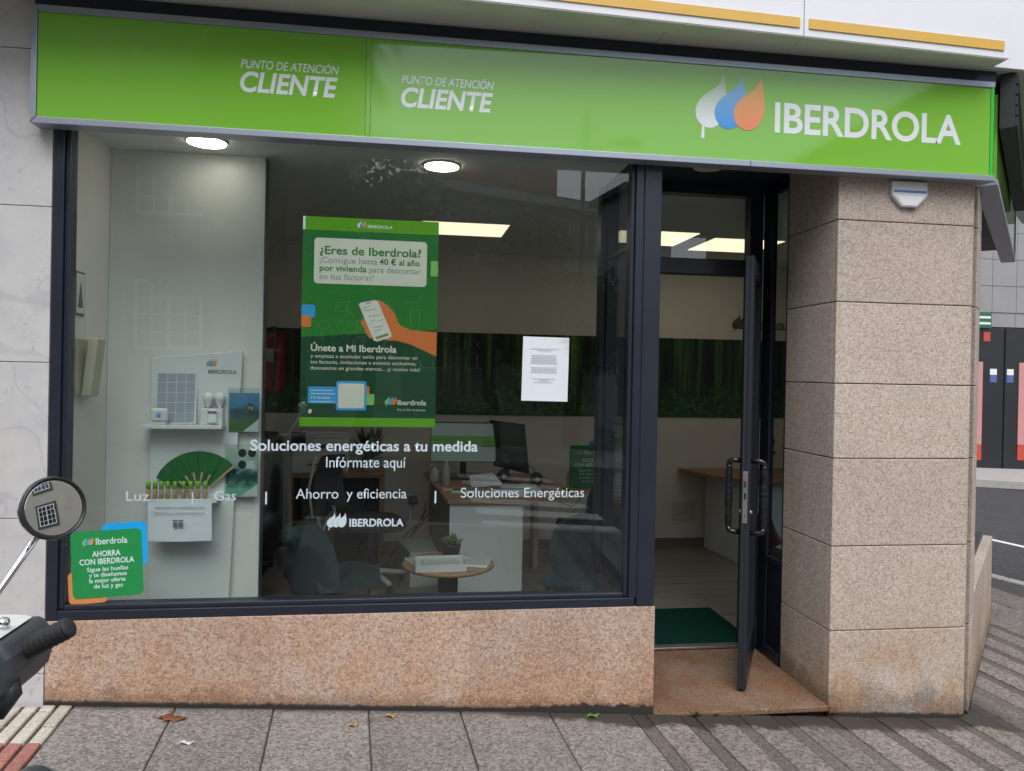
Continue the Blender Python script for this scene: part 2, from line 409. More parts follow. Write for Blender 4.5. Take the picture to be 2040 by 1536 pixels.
P('blue_stripe', (0.10, 0.17, 0.42), 0.4, var=0.2, nscale=50)
P('wall_lettering', (0.09, 0.115, 0.065), 0.5)

# ------------------------------------------------------------------ building helpers
def G(x):
    """height of the sloping street at x"""
    return 0.112 - 0.0575 * x

class MB:
    def __init__(s): s.v, s.f, s.sm = [], [], []
    def add(s, vs, fs, smooth=False):
        o = len(s.v); s.v += [tuple(v) for v in vs]
        s.f += [tuple(i + o for i in f) for f in fs]; s.sm += [smooth] * len(fs); return s
    def box(s, x0, x1, y0, y1, z0, z1):
        return s.hexa([(x0, y0, z0), (x1, y0, z0), (x1, y1, z0), (x0, y1, z0), (x0, y0, z1), (x1, y0, z1), (x1, y1, z1), (x0, y1, z1)])
    def hexa(s, v):
        return s.add(v, [(0, 3, 2, 1), (4, 5, 6, 7), (0, 1, 5, 4), (1, 2, 6, 5), (2, 3, 7, 6), (3, 0, 4, 7)])
    def prism(s, pts, z0, z1):
        """plan outline, counter-clockwise; z0/z1 may be functions of x"""
        a = [(x, y, z0(x) if callable(z0) else z0) for x, y in pts]; b = [(x, y, z1(x) if callable(z1) else z1) for x, y in pts]
        n = len(pts)
        return s.add(a + b, [tuple(range(n - 1, -1, -1)), tuple(range(n, 2 * n))] + [(i, (i + 1) % n, n + (i + 1) % n, n + i) for i in range(n)])
    def plate(s, pts, y0, y1):
        """outline in the facade plane (x, z), counter-clockwise seen from the street; from y0 (front) to y1"""
        n = len(pts); a = [(x, y0, z) for x, z in pts]; b = [(x, y1, z) for x, z in pts]
        return s.add(a + b, [tuple(range(n)), tuple(range(2 * n - 1, n - 1, -1))] + [((i + 1) % n, i, n + i, n + (i + 1) % n) for i in range(n)])
    def tube(s, pts, rad, seg=10, caps=True):
        pts = [Vector(p) for p in pts]; k = len(pts)
        if not isinstance(rad, (list, tuple)): rad = [rad] * k
        o = len(s.v); ref = None
        for i, p in enumerate(pts):
            t = (pts[min(i + 1, k - 1)] - pts[max(i - 1, 0)]).normalized()
            if ref is None: ref = Vector((0, 0, 1)) if abs(t.z) < 0.9 else Vector((1, 0, 0))
            a = t.cross(ref).normalized(); b = t.cross(a).normalized(); ref = a.cross(t) * 1.0
            for j in range(seg):
                w = 2 * math.pi * j / seg
                s.v.append(tuple(p + (a * math.cos(w) + b * math.sin(w)) * rad[i]))
        for i in range(k - 1):
            for j in range(seg):
                s.f.append((o + i * seg + j, o + i * seg + (j + 1) % seg, o + (i + 1) * seg + (j + 1) % seg, o + (i + 1) * seg + j)); s.sm.append(True)
        if caps:
            s.f.append(tuple(o + j for j in range(seg - 1, -1, -1))); s.sm.append(False)
            s.f.append(tuple(o + (k - 1) * seg + j for j in range(seg))); s.sm.append(False)
        return s
    def lathe(s, c, prof, seg=24, axis=(0, 0, 1)):
        """prof: list of (radius, height) turned round an axis through c"""
        ax = Vector(axis).normalized(); q = Vector((0, 0, 1)).rotation_difference(ax); c = Vector(c); o = len(s.v)
        for r, h in prof:
            for j in range(seg):
                w = 2 * math.pi * j / seg
                s.v.append(tuple(c + q @ Vector((r * math.cos(w), r * math.sin(w), h))))
        for i in range(len(prof) - 1):
            for j in range(seg):
                s.f.append((o + i * seg + j, o + i * seg + (j + 1) % seg, o + (i + 1) * seg + (j + 1) % seg, o + (i + 1) * seg + j)); s.sm.append(True)
        s.f.append(tuple(o + j for j in range(seg - 1, -1, -1))); s.sm.append(False)
        e = o + (len(prof) - 1) * seg
        s.f.append(tuple(e + j for j in range(seg))); s.sm.append(False)
        return s
    def build(s, name, mat, parent=None, bevel=0.0, seg=2, xf=None):
        me = bpy.data.meshes.new(name); vs_ = s.v
        if xf is not None: vs_ = [tuple(xf @ Vector(v)) for v in vs_]
        me.from_pydata(vs_, [], s.f); me.update()
        bm = bmesh.new(); bm.from_mesh(me)
        for f, q in zip(bm.faces, s.sm): f.smooth = q
        bmesh.ops.recalc_face_normals(bm, faces=bm.faces)
        if bevel:
            bmesh.ops.bevel(bm, geom=[e for e in bm.edges if e.calc_face_angle(0) > 0.6], offset=bevel, segments=seg, profile=0.5, affect='EDGES', clamp_overlap=True)
        bm.to_mesh(me); bm.free()
        return link(name, me, mat, parent)
def link(name, me, mat, parent=None):
    me.materials.append(MATS[mat] if isinstance(mat, str) else mat)
    o = bpy.data.objects.new(name, me); COL.objects.link(o)
    if parent is not None: o.parent = parent
    return o
def tag(o, label=None, cat=None, group=None, kind=None):
    for k, v in (('label', label), ('category', cat), ('group', group), ('kind', kind)):
        if v: o[k] = v
    return o
def thing(name, label, cat, group=None):
    e = bpy.data.objects.new(name, None); e.empty_display_size = 0.1; COL.objects.link(e)
    return tag(e, label, cat, group)
def box(name, mat, parent, *d, bevel=0.0, xf=None): return MB().box(*d).build(name, mat, parent, bevel, xf=xf)
def plate(name, mat, parent, pts, y0, y1, bevel=0.0, xf=None): return MB().plate(pts, y0, y1).build(name, mat, parent, bevel, xf=xf)
def rect(x0, x1, z0, z1): return [(x0, z0), (x1, z0), (x1, z1), (x0, z1)]
def rrect(x0, x1, z0, z1, r, k=5):
    out = []
    for cx, cz, a0 in ((x1 - r, z0 + r, -90), (x1 - r, z1 - r, 0), (x0 + r, z1 - r, 90), (x0 + r, z0 + r, 180)):
        for i in range(k + 1):
            a = R(a0 + 90 * i / k); out.append((cx + r * math.cos(a), cz + r * math.sin(a)))
    return out
def rot2(pts, c, deg):
    a = R(deg); ca, sa = math.cos(a), math.sin(a)
    return [(c[0] + (x - c[0]) * ca - (z - c[1]) * sa, c[1] + (x - c[0]) * sa + (z - c[1]) * ca) for x, z in pts]
def copy_tree(o, parent=None):
    c = o.copy(); COL.objects.link(c); c.parent = parent
    for ch in list(o.children): copy_tree(ch, c)
    return c

_caps = None
def text(name, body, mat, parent, x0, x1, z, cap, y, bold=0.0, shear=0.0, rot=0.0, pivot=None, facing=None, space=1.0):
    """flat lettering in the facade plane: from x0 to x1, baseline z, capital height cap, on plane y"""
    global _caps
    def raw(s, b=0.0, sh=0.0):
        cu = bpy.data.curves.new('t', 'FONT'); cu.body = s; cu.size = 1.0; cu.offset = b; cu.shear = sh
        cu.resolution_u = 8 if cap > 0.03 else 3; cu.space_character = space
        ob = bpy.data.objects.new('t', cu); COL.objects.link(ob)
        me = bpy.data.meshes.new_from_object(ob.evaluated_get(bpy.context.evaluated_depsgraph_get()))
        bpy.data.objects.remove(ob); bpy.data.curves.remove(cu); return me
    if _caps is None:
        t = raw('H'); _caps = max(v.co.y for v in t.vertices)
    me = raw(body, bold, shear)
    a = min(v.co.x for v in me.vertices); b = max(v.co.x for v in me.vertices)
    k = cap / _caps; kx = (x1 - x0) / (b - a)
    ca, sa = math.cos(R(rot)), math.sin(R(rot)); px, pz = pivot or (x0, z)
    for v in me.vertices:
        X, Z = x0 + (v.co.x - a) * kx, z + v.co.y * k
        X, Z = px + (X - px) * ca - (Z - pz) * sa, pz + (X - px) * sa + (Z - pz) * ca
        v.co = facing(X, Z) if facing else (X, y, Z)
    me.name = name
    return link(name, me, mat, parent)

_DROP = [(1140, 140), (1105, 265), (1050, 345), (935, 430), (830, 505), (750, 590), (705, 680), (690, 770), (712, 870), (760, 945), (830, 998), (905, 1020), (990, 1012), (1075, 965), (1140, 895), (1190, 790), (1217, 670), (1218, 560), (1203, 430), (1178, 290)]
def drop(x, z, w, yy):
    """teardrop outline: left edge x, bottom z, width w"""
    k = w / 530.0
    return [(x + (a - 690) * k, z + (1020 - b) * k) for a, b in _DROP]
def crescent(x, z, w, gap=16.0):
    """the part of a teardrop left free by the next one, with a thin gap"""
    k = w / 530.0; L_ = [(a - 690, b) for a, b in _DROP]
    pts = L_[:13] + [(385 - gap, 970), (389 - gap, 945), (341 - gap, 870), (319 - gap, 770), (334 - gap, 680), (379 - gap, 590), (459 - gap, 505), (512 - gap, 462), (500, 400), (488, 290)]
    return [(x + a * k, z + (1020 - b) * k) for a, b in pts]
def drops(parent, x, z, w, y, mats, name='emblem_drop', xfp=None, stem=True):
    """three overlapping leaf and drop shapes, total width w, bottom z"""
    d = w * 530 / 1168.0; st = w * 319 / 1168.0
    for i, mt in enumerate(mats):
        pts = drop(x + i * st, z, d, y) if i == 2 or mats[0] == 'drop_white' else crescent(x + i * st, z, d)
        if xfp: pts = xfp(pts)
        plate(name, mt, parent, pts, y - 0.0006 * (i + 1), y - 0.0006 * i - 0.0001)
    if stem:
        k = d / 530.0
        pts = [(x + 105 * k, z - 165 * k), (x + 160 * k, z - 165 * k), (x + 155 * k, z + 60 * k), (x + 120 * k, z + 60 * k)]
        if xfp: pts = xfp(pts)
        plate('emblem_stem', 'sign_white' if mats[0] == 'drop_white' else mats[0], parent, pts, y - 0.0004, y - 0.00005)

# ================================================================== THE SETTING
UX, UY = 0.682, 0.731                       # direction of the side street facade
def S(s, o=0.0): return (2.89 + UX * s + UY * o, UY * s - UX * o)
SK = -0.065                                 # paving runs slightly skew to the facade
def sk(x, y): return (x + SK * y, y)

# road: one sheet to the horizon, following the slope of the street
road = MB()
XS = [-160, -60, -25, -10, -4, 0, 4, 8, 12, 18, 25, 60, 160]
def GR(x):
    """road level: street slope, levelling out far away"""
    return G(max(-22.0, min(20.0, x))) - 0.13
for a, b in zip(XS[:-1], XS[1:]):
    for y0, y1 in ((-160, -40), (-40, -12), (-12, -4), (-4, 6), (6, 40), (40, 160)):
        road.add([(a, y0, GR(a)), (b, y0, GR(b)), (b, y1, GR(b)), (a, y1, GR(a))], [(0, 1, 2, 3)])
ro = road.build('road', 'asphalt'); tag(ro, kind='structure')

# pavement bed with a kerb round it
PAVE = [(-22, -4.35), (5.6, -4.35), (6.6, -3.6), (6.95, -2.2), (6.9, 0.0), (6.35, 1.9), (5.80, 3.05), (5.5, 4.2), (5.4, 8.0), (2.0, 8.0), (2.0, 0.6), (-22, 0.6)]
pv = MB().prism(PAVE, lambda x: G(x) - 0.16, lambda x: G(x) - 0.012).build('pavement', 'mortar'); tag(pv, kind='structure')
kerb_pts = PAVE[0:9]
segs = []
for a, b in zip(kerb_pts[:-1], kerb_pts[1:]):
    L = math.dist(a, b); k = max(1, round(L / 1.0))
    for j in range(k):
        segs.append(((a[0] + (b[0] - a[0]) * j / k, a[1] + (b[1] - a[1]) * j / k), (a[0] + (b[0] - a[0]) * (j + 1) / k, a[1] + (b[1] - a[1]) * (j + 1) / k)))
for a, b in segs:
    d = Vector((b[0] - a[0], b[1] - a[1])).normalized(); nrm = Vector((-d.y, d.x)); a2 = Vector(a) + d * 0.004; b2 = Vector(b) - d * 0.004
    pts = [tuple(a2 - nrm * 0.03), tuple(b2 - nrm * 0.03), tuple(b2 + nrm * 0.12), tuple(a2 + nrm * 0.12)]
    MB().prism(pts, lambda x: G(x) - 0.165, lambda x: G(x) + 0.002).build('kerb_stone', 'kerb_stone', pv, bevel=0.01)

def piece(name, mat, x0, x1, y0, y1, top=0.0, bev=0.004, end=None):
    q = [sk(x0, y0), sk(x1, y0), sk(x1, end(x1) if end else y1), sk(x0, end(x0) if end else y1)]
    dz = random.uniform(-0.0015, 0.0015)
    return MB().prism(q, lambda x: G(x) - 0.03, lambda x: G(x) + top + dz).build(name, mat, pv, bevel=bev, seg=1)
# big slabs
edges = [-1.372 + 0.4165 * i for i in range(7)]
edges[-1] = 1.108
for i in range(6):
    ys = [-0.004, -0.78, -1.58, -2.38, -3.18, -4.2]
    for y1, y0 in zip(ys[:-1], ys[1:]):
        piece('paving_slab', 'slab_granite', edges[i] + 0.003, edges[i + 1] - 0.003, y0 + 0.003, y1 - 0.003)
# narrow slabs with dark strips between, from the doorway to past the corner
x = 1.108
for i in range(15):
    dw, lw = 0.072, 0.165
    fend = (lambda q: max(-0.004, (q - 2.895) * 1.066 - 0.006)) if x + dw + lw > 2.9 else None
    for k, (y1, y0) in enumerate(zip([-0.004, -1.0, -2.0, -3.1], [-1.0, -2.0, -3.1, -4.2])):
        piece('dark_strip', 'dark_strip', x + 0.002, x + dw - 0.002, y0 + 0.002, y1 - 0.002, top=-0.0045, bev=0.002, end=fend if k == 0 else None)
    off = random.uniform(0, 0.5)
    ys = [-0.004, -0.62 - off, -1.5 - off, -2.4 - off, -4.2]
    for k, (y1, y0) in enumerate(zip(ys[:-1], ys[1:])):
        piece('paving_slab', 'strip_granite', x + dw + 0.002, x + dw + lw - 0.002, y0 + 0.003, y1 - 0.003, end=fend if k == 0 else None)
    x += dw + lw + random.uniform(-0.004, 0.004)
for i in range(5):
    xa = x + 0.42 * i
    lim = [2.9, 2.75, 2.4, 1.9, 1.1][i]
    ys = [lim, 2.0 if lim > 2.1 else 1.0, 0.2, -0.8, -1.8, -2.8, -4.0][: 7 if i < 4 else 5]
    for y1, y0 in zip(ys[:-1], ys[1:]):
        if y1 > y0 + 0.05: piece('paving_slab', 'strip_granite', xa + 0.003, xa + 0.417, y0 + 0.003, y1 - 0.003)
# tactile bar blocks by the marble wall
for c in range(11):
    xb = -1.378 - 0.0655 * c
    rows = [-0.008, -0.068, -0.203, -0.342, -0.480, -0.615, -0.75, -0.885, -1.02]
    for r_, (y1, y0) in enumerate(zip(rows[:-1], rows[1:])):
        red = r_ in (3, 4, 5, 6) if c < 9 else r_ in (4, 5)
        piece('paving_block', 'red_block' if red else 'cream_block', xb - 0.050 + random.uniform(-.002, .002), xb, y0 + 0.004, y1 - 0.003 + random.uniform(-.002, .002), top=0.003, bev=0.004)
# plain slabs further left
for i in range(10):
    xa = -2.12 - 0.42 * i
    for y1, y0 in zip([-0.004, -0.78, -1.58, -2.38, -3.18], [-0.78, -1.58, -2.38, -3.18, -4.2]):
        piece('paving_slab', 'slab_granite', xa - 0.414, xa, y0 + 0.003, y1 - 0.003)

# zebra crossing and lane line on the road behind the camera
for i in range(6):
    yc = -5.05 - 0.82 * i
    MB().prism([(0.95, yc - 0.21), (2.55, yc - 0.21), (2.55, yc + 0.21), (0.95, yc + 0.21)], lambda x: GR(x) + 0.001, lambda x: GR(x) + 0.006).build('crossing_stripe', 'road_paint', ro)
MB().prism([(7.6, 6.7), (8.6, 3.4), (8.72, 3.44), (7.72, 6.74)], lambda x: GR(x) + 0.001, lambda x: GR(x) + 0.006).build('lane_line', 'road_paint', ro)
fp = MB().prism([(10.0, 13.1), (24, 10.6), (30, 16), (10.0, 16)], lambda x: GR(x) - 0.05, lambda x: GR(x) + 0.12).build('far_pavement', 'kerb_stone'); tag(fp, kind='structure')
ofp = MB().prism([(-24, -14.6), (20, -14.6), (20, -11.0), (-24, -11.0)], lambda x: GR(x) - 0.05, lambda x: GR(x) + 0.12).build('opposite_pavement', 'kerb_stone'); tag(ofp, kind='structure')

# ================================================================== SHOP BUILDING SHELL
ZF, ZC = 0.042, 2.75
ROOM = [(-1.62, 0.05), (1.14, 0.05), (1.14, 0.86), (2.14, 0.86), (2.14, 0.5), (2.98, 0.5), S(0.62, -0.12), S(2.08, -0.12), S(2.08, -0.85), (3.74, 3.46), (-1.62, 3.46)]
fl = MB().prism(ROOM, ZF - 0.25, ZF - 0.006).build('floor', 'mortar'); tag(fl, kind='structure')
# laminate boards as pieces
rows = 0
yb = 0.10
while yb < 3.40:
    y1 = min(yb + 0.19, 3.415)
    xs0 = -1.45 - random.uniform(0, 1.0)
    while xs0 < 3.7:
        a, b = max(xs0, -1.455), min(xs0 + 1.3, 3.73)
        if y1 < 0.90: b = min(b, 1.10)
        if y1 < 1.6: b = min(b, 2.7)
        if b - a > 0.05 and not (y1 < 0.9 and a > 1.1):
            box('floor_board', 'floor_wood', fl, a + 0.001, b - 0.001, yb + 0.001, y1 - 0.001, ZF - 0.006, ZF)
        xs0 += 1.3
    yb += 0.19
cl = MB().prism(ROOM, ZC, ZC + 0.03).build('ceiling', 'ceiling_white'); tag(cl, kind='structure')
wb = box('wall_back', 'wall_white', None, -1.62, 3.9, 3.42, 3.6, -0.2, ZC); tag(wb, kind='structure')
box('lower_wall_panel', 'wall_lower', wb, -1.47, 3.74, 3.412, 3.42, 0.13, 1.27)
box('skirting_board', 'skirting', wb, -1.47, 3.73, 3.400, 3.42, ZF, 0.13)
wl_ = box('wall_left', 'wall_white', None, -1.62, -1.47, 0.14, 3.42, -0.2, ZC); tag(wl_, kind='structure')
wr = box('wall_right', 'wall_white', None, 3.74, 3.86, 2.12, 3.42, -0.3, ZC); tag(wr, kind='structure')
us = MB().prism([(-3.6, 0.14), (2.86, 0.14), (2.86, 0.5), S(0.62, -0.2), S(2.2, -0.2), (3.9, 3.62), (-3.6, 3.62)], 2.86, 3.1).build('light_block_slab', 'stucco_grey'); tag(us, kind='structure')  # unseen roof slab, added above the ceiling to block light from the room
ms = box('neighbour_wall', 'stucco_grey', None, -3.6, -1.63, 0.1, 3.6, -0.1, 2.84); tag(ms, kind='structure')

# ---- marble facing left of the shop
t = thing('marble_wall', 'white grey-veined marble wall of large slabs left of the shop window', 'wall')
zs = [-0.02, 0.33, 0.998, 1.667, 2.334, 3.003, 3.7]
for i, (z0, z1) in enumerate(zip(zs[:-1], zs[1:])):
    vx = [-3.3, -2.4, -1.745, -1.4975] if i in (3, 4) else ([-3.3, -2.2, -1.655, -1.4975] if i == 0 else [-3.3, -2.3, -1.79, -1.4975] if i == 5 else [-3.3, -2.45, -1.4975])
    for a, b in zip(vx[:-1], vx[1:]):
        box('slab', 'marble', t, a + 0.0016, b - 0.0016, 0.002, 0.05, z0 + 0.0016 if i else G(b) - 0.05, z1 - 0.0016, bevel=0.0015)
box('backing', 'mortar', t, -3.3, -1.4995, 0.012, 0.1, -0.05, 3.7)

# ---- plinth under the window
t = thing('granite_plinth', 'low pinkish rough granite plinth under the shop window', 'plinth')
for a, b in ((-1.494, -0.561), (-0.561, 0.337), (0.337, 1.222)):
    MB().hexa([(a + .0002, 0, G(a) - 0.06), (b - .0002, 0, G(b) - 0.06), (b - .0002, 0.16, G(b) - 0.06), (a + .0002, 0.16, G(a) - 0.06), (a + .0002, 0, 0.554), (b - .0002, 0, 0.554), (b - .0002, 0.16, 0.554), (a + .0002, 0.16, 0.554)]).build('slab', 'plinth_granite', t, bevel=0.0012, seg=1)

# ---- corner pillar
t = thing('granite_pillar', 'beige speckled granite corner pillar right of the entrance', 'pillar')
zs = [-0.2, 0.408, 0.830, 1.267, 1.640, 2.046, 2.453, 2.83]
for i, (z0, z1) in enumerate(zip(zs[:-1], zs[1:])):
    g = 0.0022
    MB().prism([(2.126, 0.0), (2.866, 0.0), (2.888, 0.022), (2.860, 0.034), (2.126, 0.034)], z0 + g, z1 - g).build('front_block', 'pillar_granite', t, bevel=0.0035)
    box('side_block', 'pillar_granite', t, 2.126, 2.160, 0.0365, 0.492, z0 + g, z1 - g, bevel=0.0035)
    q0, q1 = S(0.045, 0.0), S(0.30, 0.0); q2, q3 = S(0.30, -0.04), S(0.06, -0.04)
    MB().prism([q0, q1, q2, q3], z0 + g, z1 - g).build('corner_block', 'pillar_granite', t, bevel=0.0035)
MB().prism([(2.134, 0.03), (2.86, 0.03), S(0.29, -0.03), (2.9, 0.48), (2.134, 0.48)], -0.2, 2.84).build('core', 'mortar', t)

# ---- doorstep
st = thing('door_step', 'worn brown granite step in the entrance recess', 'step')
MB().hexa([(1.224, -0.012, 0.013), (2.124, -0.012, 0.013), (2.124, 0.80, 0.013), (1.224, 0.80, 0.013), (1.224, -0.012, 0.041), (2.124, -0.012, 0.041), (2.124, 0.80, 0.041), (1.224, 0.80, 0.041)]).build('tread', 'step_granite', st, bevel=0.006)
box('nosing', 'step_granite', st, 2.126, 2.168, -0.014, -0.002, 0.006, 0.0405, bevel=0.003)
MB().prism([(1.224, 0.035), (2.124, 0.035), (2.124, 0.79), (1.224, 0.79)], lambda x: G(x) - 0.1, lambda x: 0.0125).build('footing', 'mortar', st)

# ================================================================== SHOP WINDOW
def frame_rail(name, parent, d, bead=None, mat='dark_metal'):
    o = box(name, mat, parent, *d, bevel=0.003)
    if bead: box('bead', mat, o, *bead, bevel=0.004)
    return o
w = thing('shop_window', 'large dark framed shop window with white vinyl lettering', 'window')
frame_rail('frame_side', w, (-1.495, -1.452, 0.004, 0.10, 0.556, 2.79), (-1.4515, -1.430, 0.018, 0.09, 0.600, 2.72))
frame_rail('frame_sill', w, (-1.4515, 1.12, 0.004, 0.10, 0.556, 0.596), (-1.4295, 1.068, 0.018, 0.09, 0.5965, 0.617))
frame_rail('frame_head', w, (-1.4515, 1.12, 0.004, 0.10, 2.742, 2.79), (-1.4295, 1.068, 0.018, 0.09, 2.721, 2.7415))
frame_rail('frame_side', w, (1.090, 1.128, 0.002, 0.10, 0.5965, 2.7415), (1.069, 1.0895, 0.018, 0.09, 0.600, 2.72))
frame_rail('frame_post', w, (1.131, 1.216, 0.000, 0.10, 0.556, 2.79))
box('weather_strip', 'rubber_black', w, 1.1285, 1.1305, 0.004, 0.09, 0.556, 2.79)
box('pane', 'pane_glass', w, -1.436, 1.074, 0.040, 0.048, 0.606, 2.732)
YV = 0.0385
text('lettering', 'Soluciones energéticas a tu medida', 'vinyl_white', w, -0.668, 0.357, 1.290, 0.047, YV, bold=0.018)
text('lettering', 'Infórmate aquí', 'vinyl_white', w, -0.335, 0.025, 1.214, 0.048, YV, bold=0.002)
text('lettering', 'Luz', 'vinyl_faint', w, -1.190, -1.094, 1.066, 0.042, YV)
text('lettering', '|', 'vinyl_white', w, -0.915, -0.910, 1.062, 0.042, YV)
text('lettering', 'Gas', 'vinyl_white', w, -0.818, -0.727, 1.066, 0.042, YV)
text('lettering', '|', 'vinyl_white', w, -0.600, -0.592, 1.062, 0.042, YV, bold=0.006)
text('lettering', 'Ahorro  y eficiencia', 'vinyl_white', w, -0.466, 0.031, 1.072, 0.045, YV, bold=0.002)
text('lettering', '|', 'vinyl_white', w, 0.160, 0.168, 1.062, 0.042, YV, bold=0.006)
text('lettering', 'Soluciones Energéticas', 'vinyl_white', w, 0.282, 0.872, 1.074, 0.045, YV, bold=0.002)
drops(w, -0.327, 0.940, 0.088, YV + 0.0012, ['vinyl_white'] * 3, stem=True)
text('lettering', 'IBERDROLA', 'vinyl_white', w, -0.226, 0.020, 0.944, 0.033, YV, bold=0.028)

# ================================================================== ENTRANCE
d = thing('door_frame', 'dark metal entrance frame set back in the recess, with transom light', 'door frame')
frame_rail('jamb', d, (1.13, 1.285, 0.80, 0.88, ZF + .001, 2.80))
frame_rail('jamb', d, (2.045, 2.126, 0.795, 0.88, ZF + .001, 2.80))
frame_rail('head', d, (1.286, 2.044, 0.80, 0.88, 2.742, 2.80))
frame_rail('transom_bar', d, (1.286, 2.044, 0.80, 0.88, 2.268, 2.360))
box('transom_pane', 'pane_glass', d, 1.286, 2.044, 0.836, 0.842, 2.361, 2.741)
box('threshold', 'steel', d, 1.286, 2.044, 0.801, 0.86, ZF - .001, ZF + 0.014, bevel=0.003)
# glazed return between window post and door jamb, and glazed sidelight by the pillar
for nm, x0, x1, y0, y1, lab in (('glazed_return', 1.165, 1.205, 0.101, 0.799, 'glazed side return between window post and door'), ('sidelight', 2.128, 2.160, 0.494, 0.794, 'narrow glazed sidelight above a solid dark panel beside the pillar')):
    s_ = thing(nm, lab, 'sidelight')
    xm = (x0 + x1) / 2
    frame_rail('stile', s_, (x0, x1, y0, y0 + 0.016, ZF + .001, 2.80))
    frame_rail('stile', s_, (x0, x1, y1 - 0.11 if nm == 'sidelight' else y1 - 0.02, y1, ZF + .001, 2.80))
    ya, yb_ = y0 + 0.0165, (y1 - 0.1105 if nm == 'sidelight' else y1 - 0.0205)
    frame_rail('top_rail', s_, (x0, x1, ya, yb_, 2.730, 2.80))
    frame_rail('mid_rail', s_, (x0, x1, ya, yb_, 0.585, 0.625))
    if nm == 'glazed_return': frame_rail('transom_bar', s_, (x0, x1, ya, yb_, 2.325, 2.345))
    box('panel', 'darker_metal', s_, xm - 0.012, xm + 0.012, ya, yb_, 0.106, 0.5845)
    frame_rail('bottom_rail', s_, (x0 - 0.012, x1, ya, yb_, ZF + .001, 0.105))
    box('pane', 'pane_glass', s_, xm - 0.003, xm + 0.003, ya, yb_, 0.6255, 2.7295)
# door leaf, open towards the street
H0 = Vector((2.098, 0.792, 0)); E0 = Vector((1.757, 0.188, 0))
dx = (H0 - E0).normalized(); dn_ = Vector((-dx.y, dx.x, 0)); L = (H0 - E0).length
lm = Matrix(((dx.x, dn_.x, 0, E0.x), (dx.y, dn_.y, 0, E0.y), (0, 0, 1, 0), (0, 0, 0, 1)))
dl = thing('shop_door', 'dark metal glazed door standing open towards the street, seen edge on', 'door')
Z0, Z1 = 0.056, 2.284
for nm, a in (('stile', (0, 0.085, -0.022, 0.022, Z0, Z1)), ('stile', (L - 0.085, L, -0.022, 0.022, Z0, Z1)), ('top_rail', (0.0855, L - 0.0855, -0.022, 0.022, Z1 - 0.09, Z1)), ('bottom_rail', (0.0855, L - 0.0855, -0.022, 0.022, Z0, Z0 + 0.16))):
    MB().box(*a).build(nm, 'dark_metal', dl, bevel=0.003, xf=lm)
box('pane', 'pane_glass', dl, 0.0855, L - 0.0855, -0.004, 0.004, Z0 + 0.161, Z1 - 0.091, xf=lm)
for yy in (-0.0125, 0.0125):
    box('edge_seal', 'rubber_black', dl, -0.004, -0.0005, yy - 0.004, yy + 0.004, Z0, Z1 + 0.004, xf=lm)
lk = box('lock_plate', 'steel', dl, -0.0068, -0.0042, -0.011, 0.013, 0.912, 1.176, bevel=0.001, xf=lm)
box('latch', 'brass', lk, -0.013, -0.0070, -0.004, 0.007, 1.095, 1.130, bevel=0.002, xf=lm)
box('bolt_slot', 'rubber_black', lk, -0.0085, -0.0069, -0.004, 0.006, 1.035, 1.068, xf=lm)
box('screw', 'brass', lk, -0.0080, -0.0069, -0.002, 0.004, 0.945, 0.951, xf=lm)
for sgn in (-1, 1):
    hm = MB()
    oy = sgn * 0.088; hx = 0.055
    prof = [(hx, sgn * 0.022, 1.228), (hx, oy * 0.75, 1.228), (hx, oy * 0.95, 1.222), (hx, oy, 1.200)]
    hm.tube(prof, 0.0145, 12)
    hm.tube([(x_, y_, 2.082 - z_) for x_, y_, z_ in prof], 0.0145, 12)
    zz = [0.88 + 0.322 * i / 46 for i in range(47)]
    rad = []
    for q in zz:
        u_ = (q - 0.88) / 0.322
        ring = max(math.exp(-((u_ - c) / 0.012) ** 2) for c in (0.10, 0.15, 0.20, 0.80, 0.85, 0.90))
        rad.append(0.0150 + 0.005 * ring + (0.0045 + 0.002 * math.sin(u_ * 60)) * math.exp(-((u_ - 0.5) / 0.2) ** 4))
    hm.tube([(hx, oy, q) for q in zz], rad, 12)
    hd = hm.build('pull_handle', 'handle_black', dl, xf=lm)
    MB().lathe((0.028, sgn * 0.0225, 0.965), [(0.013, 0), (0.013, 0.004), (0.009, 0.006), (0.009, 0.012)], 14, (0, sgn, 0)).build('cylinder_lock', 'steel', dl, xf=lm)
# recess soffit with an unlit round lamp
rs = box('recess_ceiling', 'band_navy', None, 1.10, 2.126, 0.104, 0.95, 2.802, 2.84); tag(rs, kind='structure')
MB().lathe((1.63, 0.44, 2.8015), [(0.085, 0), (0.085, -0.006), (0.075, -0.010)], 28).build('ceiling_lamp', 'lamp_off')
tag(bpy.data.objects['ceiling_lamp'], 'small unlit round white lamp in the dark entrance ceiling', 'lamp')
mt_ = thing('door_mat', 'dark green door mat just inside the entrance', 'mat')
box('pile', 'mat_green', mt_, 1.19, 2.155, 0.885, 1.545, ZF + 0.001, ZF + 0.012, bevel=0.003)

